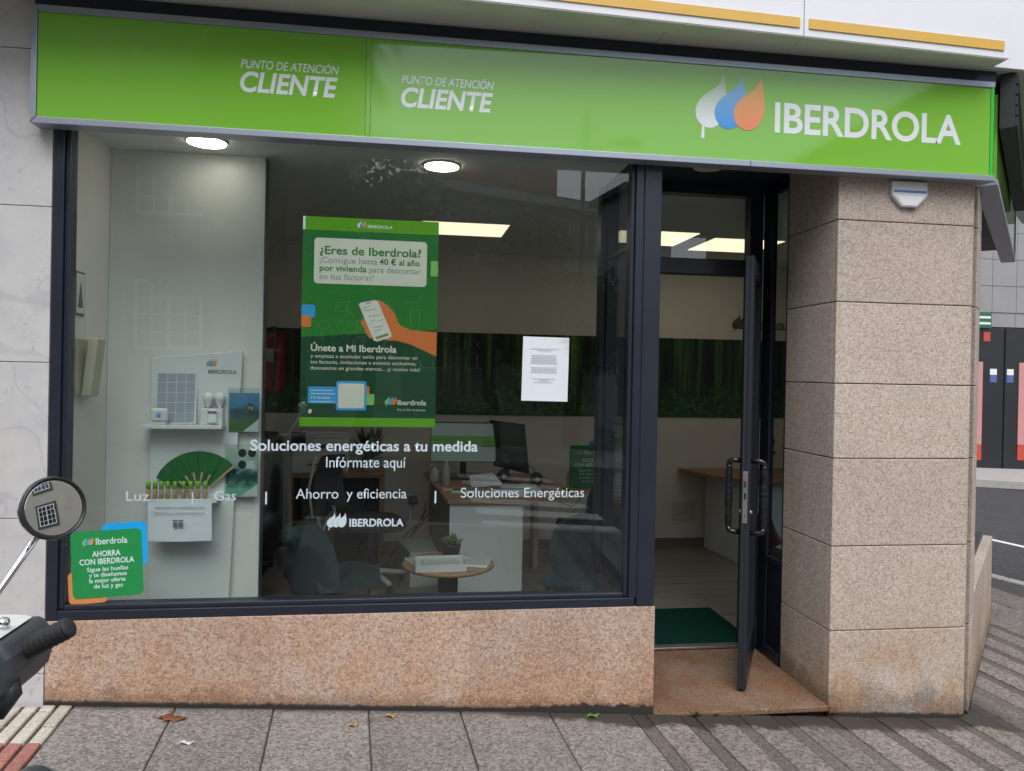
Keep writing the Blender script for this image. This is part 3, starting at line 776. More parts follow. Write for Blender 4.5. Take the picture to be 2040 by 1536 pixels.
# ================================================================== SIGN BOX
def sign_text(par, x0, x1, zt, zb):
    text('lettering', 'PUNTO DE ATENCIÓN', 'sign_white', par, x0, x1, zt, 0.036, -0.0808, bold=0.006, shear=0.18)
    text('lettering', 'CLIENTE', 'sign_white', par, x0 - 0.002, x1 - 0.004, zb, 0.082, -0.0808, bold=0.028, shear=0.18)
sg = thing('shop_sign', 'long glossy green sign board with white lettering and three coloured drops', 'sign')
p1 = box('left_panel', 'sign_green', sg, -1.528, -0.184, -0.080, -0.060, 2.692, 3.128)
p2 = box('right_panel', 'sign_green', sg, -0.160, 2.880, -0.080, -0.060, 2.692, 3.128)
box('joint_strip', 'sign_green', sg, -0.1825, -0.1615, -0.084, -0.062, 2.692, 3.128, bevel=0.002)
box('edge_strip', 'sign_green_edge', sg, 2.8815, 2.900, -0.083, -0.062, 2.692, 3.128)
MB().plate([(-1.552, 2.664), (1.62, 2.664), (1.62, 2.6915), (-1.527, 2.6915)], -0.086, -0.002).build('bottom_trim', 'alu', sg, bevel=0.002)
MB().plate([(1.622, 2.664), (2.915, 2.664), (2.905, 2.6915), (1.622, 2.6915)], -0.086, -0.002).build('bottom_trim', 'alu', sg, bevel=0.002)
MB().plate([(-1.553, 2.667), (-1.530, 2.6915), (-1.530, 3.1575), (-1.553, 3.1575)], -0.086, -0.002).build('end_trim', 'alu', sg, bevel=0.002)
MB().plate([(-1.529, 3.1285), (2.902, 3.1285), (2.902, 3.1575), (-1.529, 3.1575)], -0.086, -0.002).build('top_trim', 'alu', sg, bevel=0.002)
box('back_tray', 'alu', sg, -1.528, 2.88, -0.058, -0.004, 2.693, 3.127)
sign_text(sg, -0.714, -0.300, 2.957, 2.857)
sign_text(sg, -0.025, 0.387, 2.940, 2.838)
drops(sg, 1.342, 2.834, 0.345, -0.0803, ['drop_white', 'drop_blue', 'drop_orange'])
text('lettering', 'IBERDROLA', 'sign_white', sg, 1.740, 2.722, 2.838, 0.136, -0.0808, bold=0.022)

# sign box wrapping round the corner
def side_box(name, mat, par, s0, s1, o0, o1, z0, z1, bevel=0.0):
    return MB().prism([S(s0, o0), S(s1, o0), S(s1, o1), S(s0, o1)], z0, z1).build(name, mat, par, bevel)
ss = thing('side_sign', 'green sign board running along the side street facade', 'sign')
side_box('panel', 'sign_green', ss, 0.05, 3.04, 0.075, 0.060, 2.692, 3.128)
side_box('bottom_trim', 'alu', ss, 0.04, 3.06, 0.082, -0.02, 2.664, 2.691, 0.002)
side_box('end_trim', 'alu', ss, 3.041, 3.06, 0.082, -0.02, 2.6915, 3.128, 0.002)
side_box('back_tray', 'alu', ss, 0.06, 3.04, 0.058, -0.02, 2.693, 3.127)
lv = thing('louvred_housing', 'dark slatted metal housing above the side sign', 'housing')
side_box('casing', 'louvre_dark', lv, 0.03, 2.3, 0.150, 0.084, 2.945, 3.215)
for i in range(5):
    side_box('slat', 'louvre_dark', lv, 0.03, 2.3, 0.160, 0.151, 2.952 + i * 0.052, 2.994 + i * 0.052)

# navy metal band over the sign, lintel behind it
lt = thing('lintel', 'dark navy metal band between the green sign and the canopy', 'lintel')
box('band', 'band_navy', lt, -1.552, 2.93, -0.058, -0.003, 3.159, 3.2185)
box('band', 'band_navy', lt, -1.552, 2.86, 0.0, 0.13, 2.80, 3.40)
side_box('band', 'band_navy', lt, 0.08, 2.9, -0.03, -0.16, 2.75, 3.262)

# canopy
def CY(x): return -0.323 + (x - 0.28) * 0.0436
cp = thing('canopy', 'white canopy edge with orange-yellow stripes above the green sign', 'canopy')
XE, ZK = 2.868, 3.220
for a, b in ((-3.4, 1.781), (1.785, XE)):
    MB().prism([(a, CY(a)), (b, CY(b)), (b, CY(b) + 0.10), (a, CY(a) + 0.10)], ZK, 4.3).build('fascia_panel', 'canopy_white', cp, bevel=0.002)
MB().prism([(XE - 0.05, CY(XE) + 0.102), (4.2, CY(XE) + 0.13), (4.2, CY(XE) + 0.16), (XE - 0.05, CY(XE) + 0.13)], ZK + 0.002, 4.3).build('fascia_panel', 'canopy_white', cp, bevel=0.002)
for a, b in ((-3.3, 1.760), (1.806, 2.835)):
    MB().prism([(a, CY(a) - 0.006), (b, CY(b) - 0.006), (b, CY(b) - 0.0005), (a, CY(a) - 0.0005)], ZK + 0.035, ZK + 0.080).build('stripe', 'canopy_yellow', cp)
for a, b in ((-3.4, 1.15), (1.154, 2.84)):
    MB().prism([(a, CY(a) + 0.102), (b, CY(b) + 0.102), (b, 0.3), (a, 0.3)], ZK + 0.003, ZK + 0.025).build('soffit_panel', 'canopy_soffit', cp)
MB().prism([(2.844, CY(XE) + 0.135), (4.2, CY(XE) + 0.165), (6.4, 2.4), (6.0, 3.2), (2.844, 0.3)], ZK + 0.003, ZK + 0.025).build('soffit_panel', 'canopy_soffit', cp)
for a, b in ((-3.4, 1.781), (1.785, XE - 0.01)):
    MB().prism([(a, CY(a) + 0.003), (b, CY(b) + 0.003), (b, CY(b) + 0.097), (a, CY(a) + 0.097)], ZK - 0.004, ZK - 0.0005).build('fascia_base', 'canopy_soffit', cp)

# alarm box on the pillar
ab = thing('alarm_box', 'small white five-sided alarm box with blue stripe high on the pillar', 'alarm')
sh = [(2.452, 2.528), (2.535, 2.528), (2.590, 2.585), (2.590, 2.655), (2.398, 2.655), (2.398, 2.585)]
plate('cover', 'plastic_white', ab, sh, -0.024, -0.001, bevel=0.004)
plate('stripe', 'blue_stripe', ab, rect(2.405, 2.583, 2.598, 2.610), -0.0250, -0.0241)
plate('lens', 'canopy_white', ab, [(2.458, 2.536), (2.529, 2.536), (2.572, 2.582), (2.416, 2.582)], -0.0258, -0.0241)

# ---- side street facade
sp = thing('side_plinth', 'granite plinth with dark sill along the side street', 'plinth')
for a, b in ((0.302, 1.2), (1.202, 2.15)):
    MB().prism([S(a, 0), S(b, 0), S(b, -0.06), S(a, -0.06)], -0.35, 0.52).build('slab', 'pillar_granite', sp, bevel=0.004)
MB().prism([S(2.09, -0.061), S(2.15, -0.061), S(2.15, -0.85), S(2.09, -0.85)], -0.4, 0.52).build('slab', 'pillar_granite', sp)
side_box('sill', 'dark_metal', sp, 0.302, 2.085, -0.061, -0.20, 0.30, 0.545, 0.004)
sw = thing('side_window', 'glass shop window on the side street beyond the pillar', 'window')
side_box('pane', 'tinted_glass', sw, 0.32, 2.075, -0.118, -0.126, 0.56, 2.72)
MB().prism([S(2.078, -0.13), S(2.086, -0.13), S(2.086, -0.84), S(2.078, -0.84)], 0.56, 2.72).build('pane', 'tinted_glass', sw)
side_box('frame_sill', 'dark_metal', sw, 0.31, 2.076, -0.10, -0.15, 0.546, 0.5595)
side_box('frame_head', 'dark_metal', sw, 0.31, 2.076, -0.10, -0.15, 2.7205, 2.748)

# ================================================================== PAPERS ON THE WINDOW
# promotional poster hanging behind the glass
po = thing('poster', 'large green promotional poster with orange hand holding a phone, hung behind the window glass', 'poster')
PX0, PX1, PZ0, PZ1 = -0.459, 0.157, 1.399, 2.357
YP = 0.0600
def pu(u): return PX0 + (PX1 - PX0) * u
def pv_(v): return PZ1 - (PZ1 - PZ0) * v
def pp(pts): return [(pu(u), pv_(v)) for u, v in pts]
box('sheet', 'poster_green', po, PX0, PX1, YP, YP + 0.003, PZ0, PZ1)
lay = lambda k: (YP - 0.0005 * k - 0.0004, YP - 0.0005 * k)
def pprint_(name, mat, pts, k):
    q = pp(pts)
    area = sum(q[i][0] * q[(i + 1) % len(q)][1] - q[(i + 1) % len(q)][0] * q[i][1] for i in range(len(q)))
    if area < 0: q = q[::-1]
    a, b = lay(k); return plate(name, mat, po, q, a, b)
pprint_('top_band', 'poster_band', [(0.02, 0), (1, 0), (1, 0.064), (0.02, 0.064)], 1)
pprint_('clip', 'print_white', [(0, 0.0), (0.018, 0.0), (0.018, 0.064), (0, 0.064)], 1)
pprint_('dark_field', 'poster_dark', [(0, 0.575), (1, 0.525), (1, 0.957), (0, 0.957)], 1)
pprint_('bottom_band', 'poster_band', [(0, 0.957), (1, 0.957), (1, 1), (0, 1)], 1)
def prr(name, mat, u0, u1, v0, v1, r, k):
    a, b = lay(k); return plate(name, mat, po, rrect(pu(u0), pu(u1), pv_(v1), pv_(v0), r), a, b)
prr('text_box', 'poster_cream', 0.085, 0.915, 0.100, 0.318, 0.017, 2)
prr('blue_tab', 'poster_blue', -0.0, 0.10, 0.420, 0.482, 0.012, 2)
prr('orange_tab', 'poster_orange', -0.0, 0.072, 0.472, 0.528, 0.010, 3)
prr('green_tab', 'leaf_print_green', 0.945, 1.0, 0.19, 0.265, 0.006, 2)
def ptext(body, mat, u0, u1, v, cap, k=3, bold=0.0):
    return text('lettering', body, mat, po, pu(u0), pu(u1), pv_(v), cap, YP - 0.0005 * k - 0.0006, bold=bold)
ptext('¿Eres de Iberdrola?', 'poster_ink', 0.125, 0.872, 0.176, 0.036, bold=0.022)
ptext('¡Consigue hasta', 'poster_ink_thin', 0.125, 0.545, 0.218, 0.027)
ptext('40 € al año', 'poster_ink', 0.562, 0.862, 0.218, 0.027, bold=0.02)
ptext('por vivienda', 'poster_ink', 0.125, 0.468, 0.257, 0.027, bold=0.02)
ptext('para descontar', 'poster_ink_thin', 0.487, 0.872, 0.257, 0.027)
ptext('en tus facturas!', 'poster_ink_thin', 0.125, 0.522, 0.297, 0.027)
drops(po, pu(0.395), pv_(0.043), 0.040, YP - 0.0012, ['print_white', 'drop_blue', 'drop_orange'])
ptext('IBERDROLA', 'print_white', 0.470, 0.655, 0.044, 0.014, 2, bold=0.02)
pprint_('hand', 'poster_orange', [(0.555, 0.388), (0.585, 0.394), (0.64, 0.420), (0.685, 0.452), (0.705, 0.490), (0.725, 0.508), (0.80, 0.528), (0.88, 0.533), (1.0, 0.536), (1.0, 0.655), (0.90, 0.625), (0.80, 0.598), (0.70, 0.582), (0.63, 0.583), (0.58, 0.560), (0.50, 0.575), (0.47, 0.548), (0.455, 0.520), (0.432, 0.505), (0.435, 0.488), (0.460, 0.478), (0.50, 0.470), (0.54, 0.44)], 2)
ph = pprint_('phone', 'phone_white', [(0.415, 0.413), (0.428, 0.404), (0.535, 0.389), (0.556, 0.394), (0.662, 0.553), (0.658, 0.567), (0.555, 0.589), (0.530, 0.584)], 3)
pprint_('phone_button', 'phone_bar', [(0.543, 0.567), (0.632, 0.547), (0.642, 0.556), (0.552, 0.577)], 4)
pprint_('phone_camera', 'ink_grey', [(0.468, 0.405), (0.502, 0.400), (0.506, 0.404), (0.472, 0.409)], 4)
for a, b, vv in ((0.445, 0.50, 0.430), (0.452, 0.54, 0.442), (0.49, 0.585, 0.468), (0.502, 0.535, 0.495), (0.56, 0.60, 0.490), (0.525, 0.60, 0.522), (0.535, 0.585, 0.538)):
    pprint_('phone_line', 'poster_ink_thin', [(a, vv), (b, vv - 0.012), (b, vv - 0.009), (a, vv + 0.003)], 4)
def sketch(pts, k=2, w_=0.0022):
    q = pp(pts); m_ = MB()
    for (ax, az), (bx_, bz) in zip(q[:-1], q[1:]):
        d_ = Vector((bx_ - ax, bz - az)); nn = Vector((-d_.y, d_.x)).normalized() * w_ / 2
        m_.add([(ax - nn.x, YP - 0.0005 * k - .0002, az - nn.y), (bx_ - nn.x, YP - 0.0005 * k - .0002, bz - nn.y), (bx_ + nn.x, YP - 0.0005 * k - .0002, bz + nn.y), (ax + nn.x, YP - 0.0005 * k - .0002, az + nn.y)], [(0, 1, 2, 3)])
    return m_.build('line_drawing', 'poster_line', po)
sketch([(0.245, 0.445), (0.245, 0.425), (0.27, 0.405), (0.345, 0.400), (0.335, 0.418), (0.335, 0.447), (0.245, 0.447), (0.255, 0.424), (0.335, 0.418)])
sketch([(0.125 + 0.04 * math.cos(a * 0.524) + 0.04, 0.515 + 0.02 * math.sin(a * 0.524)) for a in range(13)])
sketch([(0.80, 0.51), (0.80, 0.43), (0.865, 0.43), (0.865, 0.53)]); sketch([(0.76, 0.395), (0.86, 0.395), (0.885, 0.355)])
ptext('Únete a Mi Iberdrola', 'poster_cream', 0.072, 0.700, 0.640, 0.030, bold=0.026)
ptext('y empieza a acumular saldo para descontar en', 'poster_cream', 0.072, 0.858, 0.672, 0.0165, bold=0.006)
ptext('tus facturas, invitaciones a eventos exclusivos,', 'poster_cream', 0.072, 0.848, 0.700, 0.0165, bold=0.006)
ptext('descuentos en grandes marcas... ¡y mucho más!', 'poster_cream', 0.072, 0.878, 0.729, 0.0165, bold=0.006)
prr('orange_tab', 'poster_orange', 0.46, 0.505, 0.805, 0.865, 0.006, 2)
prr('green_tab', 'leaf_print_green', 0.47, 0.542, 0.842, 0.895, 0.006, 3)
prr('blue_label', 'poster_blue', 0.058, 0.285, 0.810, 0.890, 0.006, 4)
prr('blue_frame', 'poster_blue', 0.262, 0.484, 0.781, 0.922, 0.010, 5)
prr('blank_square', 'poster_cream', 0.277, 0.468, 0.793, 0.911, 0.008, 6)
ptext('5 € de saldo', 'poster_cream', 0.076, 0.220, 0.868, 0.010, 5, bold=0.03)
for v0, u1 in ((0.826, 0.24), (0.842, 0.255), (0.880, 0.245)):
    pprint_('small_print', 'print_white', [(0.076, v0), (u1, v0), (u1, v0 + 0.0035), (0.076, v0 + 0.0035)], 5)
drops(po, pu(0.620), pv_(0.893), 0.054, YP - 0.0012, ['leaf_print_green', 'poster_blue', 'poster_orange'])
ptext('Iberdrola', 'poster_cream', 0.715, 0.930, 0.893, 0.023, 3, bold=0.02)
ptext('Por ti. Por el planeta.', 'poster_cream', 0.715, 0.928, 0.921, 0.0095, 3, bold=0.006)
plate('small_mark', 'poster_cream', po, rot2(rect(pu(0.062), pu(0.085), pv_(0.937), pv_(0.918)), (pu(0.07), pv_(0.93)), -20), *lay(3))

# A4 notice taped on the glass, one corner lifting
no_ = thing('paper_notice', 'white printed A4 notice taped on the right half of the window', 'notice')
m_ = MB(); NX, NZ = 9, 11
def npos(i, j):
    u, v = i / (NX - 1), j / (NZ - 1)
    curl = 0.010 * max(0, (u + v - 1.72)) ** 1.3 * 6 + 0.0012 * math.sin(u * 5 + v * 3)
    return (0.560 + 0.222 * u + 0.004 * (v - 0.5) - curl * 0.3, 0.0345 - curl, 1.531 + 0.303 * v - 0.006 * u * 0.4)
m_.add([npos(i, j) for j in range(NZ) for i in range(NX)], [(j * NX + i, j * NX + i + 1, (j + 1) * NX + i + 1, (j + 1) * NX + i) for j in range(NZ - 1) for i in range(NX - 1)], False)
sh_ = m_.build('sheet', 'paper_white', no_)
sh_.modifiers.new('thickness', 'SOLIDIFY').thickness = 0.0004
rnd = random.Random(3)
for z_, a, b in [(1.776, 0.60, 0.73), (1.768, 0.632, 0.70), (1.745, 0.602, 0.722), (1.7375, 0.608, 0.720), (1.730, 0.60, 0.723), (1.7225, 0.604, 0.722), (1.715, 0.602, 0.722), (1.7075, 0.597, 0.728), (1.687, 0.60, 0.726), (1.6795, 0.603, 0.722), (1.672, 0.604, 0.722), (1.6645, 0.60, 0.725), (1.634, 0.608, 0.716), (1.6265, 0.635, 0.692), (1.617, 0.62, 0.708)]:
    mm = MB(); xx = a
    while xx < b:
        w_ = rnd.uniform(0.004, 0.014)
        mm.add([(xx, 0.0315, z_), (min(xx + w_, b), 0.0315, z_), (min(xx + w_, b), 0.0315, z_ + 0.0024), (xx, 0.0315, z_ + 0.0024)], [(0, 1, 2, 3)]); xx += w_ + 0.002
    mm.build('print_line', 'paper_grey', no_)

def promo(par, cx, cz, k, y, deg, fade=False):
    """green square over blue and orange squares with white text; k = side of the green square"""
    rr = lambda x0, x1, z0, z1, r: rot2(rrect(cx + x0 * k, cx + x1 * k, cz + z0 * k, cz + z1 * k, r * k), (cx, cz), deg)
    plate('blue_square', 'sticker_blue', par, rr(-0.05, 0.58, -0.05, 0.60, 0.07), y, y + 0.0006)
    plate('orange_square', 'sticker_orange', par, rr(-0.56, -0.02, -0.58, -0.10, 0.07), y, y + 0.0006)
    plate('green_square', 'sticker_green', par, rr(-0.5, 0.5, -0.5, 0.5, 0.07), y - 0.0016, y - 0.0002)
    tx = lambda s, x0, x1, z, c, b: text('lettering', s, 'print_white', par, cx + x0 * k, cx + x1 * k, cz + z * k, c * k, y - 0.0022, bold=b, rot=deg, pivot=(cx, cz))
    drops(par, cx - 0.34 * k, cz + 0.290 * k, 0.165 * k, y - 0.0018, ['leaf_print_green', 'sticker_blue', 'sticker_orange'], xfp=lambda q: rot2(q, (cx, cz), deg))
    tx('Iberdrola', -0.145, 0.30, 0.295, 0.095, 0.012)
    tx('AHORRA', -0.205, 0.195, 0.115, 0.082, 0.02)
    tx('CON IBERDROLA', -0.385, 0.385, 0.0, 0.082, 0.02)
    tx('Sigue las huellas', -0.285, 0.295, -0.105, 0.062, 0.012)
    tx('y te diseñamos', -0.26, 0.27, -0.19, 0.062, 0.012)
    tx('la mejor oferta', -0.26, 0.25, -0.275, 0.062, 0.012)
    tx('de luz y gas', -0.20, 0.21, -0.36, 0.062, 0.012)
sk_ = thing('window_sticker', 'tilted green square sticker over blue and orange squares in the window corner', 'sticker')
promo(sk_, -1.262, 0.792, 0.292, 0.0362, 3.4)

# ================================================================== INTERIOR
# mural on the back wall, wall lettering and number
mu = thing('forest_mural', 'long dark forest photograph band along the back wall', 'mural')
box('print', 'forest_print', mu, -1.46, 3.735, 3.405, 3.419, 1.272, 2.018)
wlx = thing('wall_letters', 'dark raised drops and letters high on the back wall behind the door', 'lettering')
drops(wlx, 3.115, 2.120, 0.19, 3.412, ['wall_lettering'] * 3)
text('lettering', 'IBERDROLA', 'wall_lettering', wlx, 3.325, 3.72, 2.125, 0.062, 3.410, bold=0.025)
nn_ = thing('wall_number', 'dark numeral two on the lower back wall beside the pillar', 'number')
text('numeral', '2', 'wall_lettering', nn_, 3.487, 3.583, 0.928, 0.165, 3.408, bold=0.02)
ws = thing('wall_sign', 'green square sign over blue and orange squares on the far wall by the door jamb', 'sign')
promo(ws, 1.75, 0.80, 0.40, 3.404, 0)
# ceiling lamps
for (x_, y_, lab) in ((-0.95, 0.33, 'bright round ceiling lamp above the white display stand'), (0.186, 0.52, 'bright round ceiling lamp above the green poster')):
    c_ = thing('downlight', lab, 'lamp')
    MB().lathe((x_, y_, ZC - 0.0005), [(0.098, 0), (0.098, -0.006), (0.088, -0.011)], 32).build('rim', 'lamp_off', c_)
    MB().lathe((x_, y_, ZC - 0.0105), [(0.090, 0), (0.090, -0.004), (0.080, -0.007)], 32).build('diffuser', 'lamp_light', c_)
for (x0, x1, y0, y1, lab) in ((0.13, 0.76, 2.03, 2.52, 'square ceiling light panel above the monitors'), (1.62, 2.21, 2.0, 2.58, 'ceiling light panel between the window post and the door jamb'), (2.40, 2.98, 2.16, 2.74, 'ceiling light panel seen through the transom above the door')):
    c_ = thing('ceiling_light', lab, 'lamp')
    box('tray', 'lamp_off', c_, x0 - 0.01, x1 + 0.01, y0 - 0.01, y1 + 0.01, ZC - 0.006, ZC - 0.0005)
    box('diffuser', 'panel_light', c_, x0, x1, y0, y1, ZC - 0.010, ZC - 0.0065)
# partition behind the display
pt = thing('partition_wall', 'tall plain white partition behind the window display', 'partition')
box('board', 'partition_white', pt, -1.468, -0.718, 0.572, 0.66, ZF, ZC - 0.002)
box('end_cap', 'desk_grey', pt, -0.7175, -0.7135, 0.574, 0.66, ZF, ZC - 0.002)
# display stand
ds = thing('display_stand', 'white display board with two shelves and slanted top in the window', 'display stand')
plate('board', 'desk_white', ds, [(-1.248, ZF), (-0.872, ZF), (-0.808, 1.745), (-1.248, 1.702)], 0.538, 0.556, bevel=0.002)
box('shelf', 'plastic_white', ds, -1.272, -0.882, 0.44, 0.5375, 1.352, 1.370, bevel=0.002)
box('shelf', 'plastic_white', ds, -1.250, -0.900, 0.44, 0.5375, 0.985, 1.003, bevel=0.002)
drops(ds, -0.985, 1.665, 0.052, 0.5375, ['leaf_print_green', 'drop_blue', 'drop_orange'])
text('lettering', 'IBERDROLA', 'wall_lettering', ds, -0.975, -0.835, 1.628, 0.019, 0.5365, bold=0.015)
# solar panel model
sp_ = thing('solar_panel_model', 'small upright grey solar panel model with white grid on the upper shelf', 'solar panel')
xf = Matrix.Translation((-1.118, 0.505, 1.3705)) @ Matrix.Rotation(R(-9), 4, 'X') @ Matrix.Rotation(R(-1.5), 4, 'Y')
MB().box(-0.097, 0.097, -0.006, 0.004, 0.0, 0.268).build('frame', 'plastic_white', sp_, bevel=0.002, xf=xf)
for i in range(4):
    for j in range(5):
        MB().box(-0.090 + i * 0.0455, -0.0475 + i * 0.0455, -0.0072, -0.0061, 0.008 + j * 0.0515, 0.056 + j * 0.0515).build('cell', 'solar_cell', sp_, xf=xf)
dv = thing('smart_meter', 'pale blue-white square device with leaning case left of the solar panel model', 'device')
box('case', 'plastic_white', dv, -1.222, -1.142, 0.446, 0.476, 1.386, 1.452, bevel=0.010)
box('foot', 'plastic_white', dv, -1.215, -1.150, 0.45, 0.50, 1.3705, 1.3855, bevel=0.003)
plate('mark', 'drop_blue', dv, rect(-1.192, -1.172, 1.408, 1.432), 0.4452, 0.4458)
hb = thing('sensor_box', 'white open box with rounded sensor on the upper shelf', 'device')
box('case', 'plastic_white', hb, -0.992, -0.888, 0.478, 0.535, 1.3705, 1.452, bevel=0.003)
box('sensor', 'paper_white', hb, -0.957, -0.912, 0.462, 0.4775, 1.380, 1.445, bevel=0.008)
box('sensor_cap', 'desk_grey', hb, -0.956, -0.913, 0.4605, 0.4618, 1.428, 1.442)
for i, xx in enumerate((-0.965, -0.908)):
    b_ = thing('light_bulb', ('white light bulb standing behind the sensor box, next to the solar panel model', 'white light bulb standing behind the sensor box, next to the blue leaflet')[i], 'bulb')
    MB().lathe((xx, 0.512, 1.4525), [(0.014, 0), (0.016, 0.02), (0.024, 0.04), (0.027, 0.056), (0.020, 0.073), (0.004, 0.080)], 16).build('globe', 'plastic_white', b_)
    MB().lathe((xx, 0.512, 1.4521), [(0.016, 0), (0.016, 0.010), (0.0145, 0.011)], 12).build('base', 'steel', b_)
# folding fan
fn = thing('folding_fan', 'open dark green folding fan standing on the lower shelf', 'fan')
apex = (-1.005, 1.010)
def sector(r0, r1, a0, a1, k=4):
    o_ = [(apex[0] + r1 * math.cos(R(a0 + (a1 - a0) * i / k)), apex[1] + r1 * math.sin(R(a0 + (a1 - a0) * i / k))) for i in range(k + 1)]
    i_ = [(apex[0] + r0 * math.cos(R(a1 + (a0 - a1) * i / k)), apex[1] + r0 * math.sin(R(a1 + (a0 - a1) * i / k))) for i in range(k + 1)]
    return o_ + i_
for i in range(14):
    a0 = 42 + i * 8.2
    y_ = 0.515 + (0.004 if i % 2 else 0.0)
    plate('fold', 'fan_green', fn, sector(0.07, 0.225, a0, a0 + 8.2, 1), y_, y_ + 0.002)
for i, a0 in enumerate((40, 60, 80, 100, 120, 140, 156)):
    plate('rib', 'bamboo', fn, sector(0.004, 0.225 if i == 0 else 0.12, a0, a0 + (3.0 if i == 0 else 5.0), 1), 0.5105, 0.5135)
# bamboo tubes
xs_ = [-1.232, -1.200, -1.170, -1.140, -1.106, -1.066, -1.032, -0.998, -0.962]
for i, xx in enumerate(xs_):
    p_ = thing('bamboo_tube', 'slim bamboo tube with lime green cap standing on the lower shelf', 'tube', 'bamboo tubes on the lower shelf')
    MB().lathe((xx, 0.470, 1.0035), [(0.0105, 0), (0.0105, 0.048), (0.0100, 0.050)], 12).build('body', 'bamboo', p_)
    MB().lathe((xx, 0.470, 1.054), [(0.0108, 0), (0.0108, 0.032), (0.008, 0.036)], 12).build('cap', 'lime', p_)
# hanging gift notice
gf = thing('gift_notice', 'white sheet with gift icon hanging from the lower shelf', 'notice')
m_ = MB(); NX = 9
m_.add([(-1.222 + 0.30 * i / 8 + 0.004 * (1 - j), 0.432 - 0.003 * math.sin(math.pi * i / 8) * (1 - j), 0.802 + 0.196 * j - 0.004 * math.sin(math.pi * i / 8) * (1 - j)) for j in (0, 1) for i in range(9)], [(i, i + 1, 10 + i, 9 + i) for i in range(8)], False)
o_ = m_.build('sheet', 'paper_white', gf); o_.modifiers.new('thickness', 'SOLIDIFY').thickness = 0.0005
text('lettering', 'POR HACER TU CONTRATO CON', 'ink_grey', gf, -1.185, -0.955, 0.960, 0.010, 0.4245)
text('lettering', 'IBERDROLA LLÉVATE UN REGALO', 'ink_grey', gf, -1.188, -0.952, 0.933, 0.010, 0.4225)
for a, b, c_, d_ in ((-1.098, -1.078, 0.872, 0.896), (-1.073, -1.053, 0.872, 0.896), (-1.101, -1.077, 0.899, 0.907), (-1.074, -1.050, 0.899, 0.907)):
    plate('gift_icon', 'ink_grey', gf, rect(a, b, c_, d_), 0.4185, 0.4188)
# leaflets in clear holders
for nm, mt2, x0, x1, z0, z1, lab in (('leaflet', 'cover_sky', -0.868, -0.722, 1.335, 1.532, 'blue leaflet with houses and a green roundel in a clear holder'), ('leaflet', 'cover_green', -0.878, -0.722, 1.002, 1.245, 'pale green leaflet with dark round pictures beside the fan')):
    lf_ = thing(nm, lab, 'leaflet')
    box('page', mt2, lf_, x0, x1, 0.533, 0.536, z0, z1)
    box('holder', 'pane_glass', lf_, x0 - 0.006, x1 + 0.004, 0.525, 0.529, z0 - 0.006, z1 + 0.025)
    plate('corner', 'paper_white', lf_, [(x0 + 0.07, z0), (x1, z0), (x1, z0 + 0.065)], 0.5315, 0.5325)
    if 'blue' in lab:
        plate('roundel', 'wall_lettering', lf_, [(-0.765 + 0.024 * math.cos(a * 0.5236), 1.455 + 0.024 * math.sin(a * 0.5236)) for a in range(12)], 0.5318, 0.5326)
        text('lettering', '70', 'print_white', lf_, -0.780, -0.750, 1.447, 0.016, 0.5310)
    else:
        for a, b in ((-0.80, 1.225), (-0.752, 1.225), (-0.80, 1.165)):
            plate('picture', 'pot_dark', lf_, [(a + 0.02 * math.cos(q * 0.5236), b + 0.022 * math.sin(q * 0.5236)) for q in range(12)], 0.5318, 0.5326)
        plate('label', 'paper_white', lf_, rect(-0.778, -0.738, 1.145, 1.185), 0.5318, 0.5326)
# intercom and small plate on the left wall
ic = thing('intercom', 'cream wall intercom handset on the left shop wall', 'intercom')
MB().box(-1.469, -1.450, 0.17, 0.36, 1.52, 1.78).build('base', 'plastic_cream', ic, bevel=0.006)
MB().hexa([(-1.449, 0.20, 1.515), (-1.405, 0.20, 1.515), (-1.405, 0.30, 1.515), (-1.449, 0.30, 1.515), (-1.420, 0.20, 1.785), (-1.376, 0.20, 1.785), (-1.376, 0.30, 1.785), (-1.420, 0.30, 1.785)]).build('handset', 'plastic_cream', ic, bevel=0.008)
sg2 = thing('wall_notice', 'small framed warning plate on the left shop wall', 'plate')
box('plate', 'desk_grey', sg2, -1.469, -1.464, 0.17, 0.27, 1.885, 2.085)
box('face', 'wall_white', sg2, -1.4635, -1.462, 0.178, 0.262, 1.895, 2.075)
MB().add([(-1.4612, 0.19, 1.92), (-1.4612, 0.25, 1.92), (-1.4612, 0.22, 2.05)], [(0, 1, 2)]).build('triangle', 'desk_grey', sg2)

# ---- chairs
def shell(rows, thick, n=12):
    """rows: (y, z, half width, dish, ny, nz); closed padded surface"""
    vs_, fs = [], []
    k = len(rows)
    for side in (0, 1):
        for (y_, z_, hw, dish, ny, nz) in rows:
            for i in range(n + 1):
                s_ = -1 + 2 * i / n
                e = (1 - abs(s_) ** 4) ** 0.5
                o = dish * s_ * s_ + (thick * e if side else 0)
                vs_.append((hw * s_, y_ + ny * o, z_ + nz * o))
    m = (n + 1) * k
    for r_ in range(k - 1):
        for i in range(n):
            a = r_ * (n + 1) + i
            fs.append((a, a + 1, a + n + 2, a + n + 1)); fs.append((m + a, m + a + n + 1, m + a + n + 2, m + a + 1))
    for i in range(n):
        fs.append((i, m + i, m + i + 1, i + 1)); b = (k - 1) * (n + 1) + i
        fs.append((b, b + 1, m + b + 1, m + b))
    for r_ in range(k - 1):
        for e_ in (0, n):
            a = r_ * (n + 1) + e_; fs.append((a, a + n + 1, m + a + n + 1, m + a))
    return MB().add(vs_, fs, True)
def place(x_, y_, rz): return Matrix.Translation((x_, y_, ZF)) @ Matrix.Rotation(R(rz), 4, 'Z')
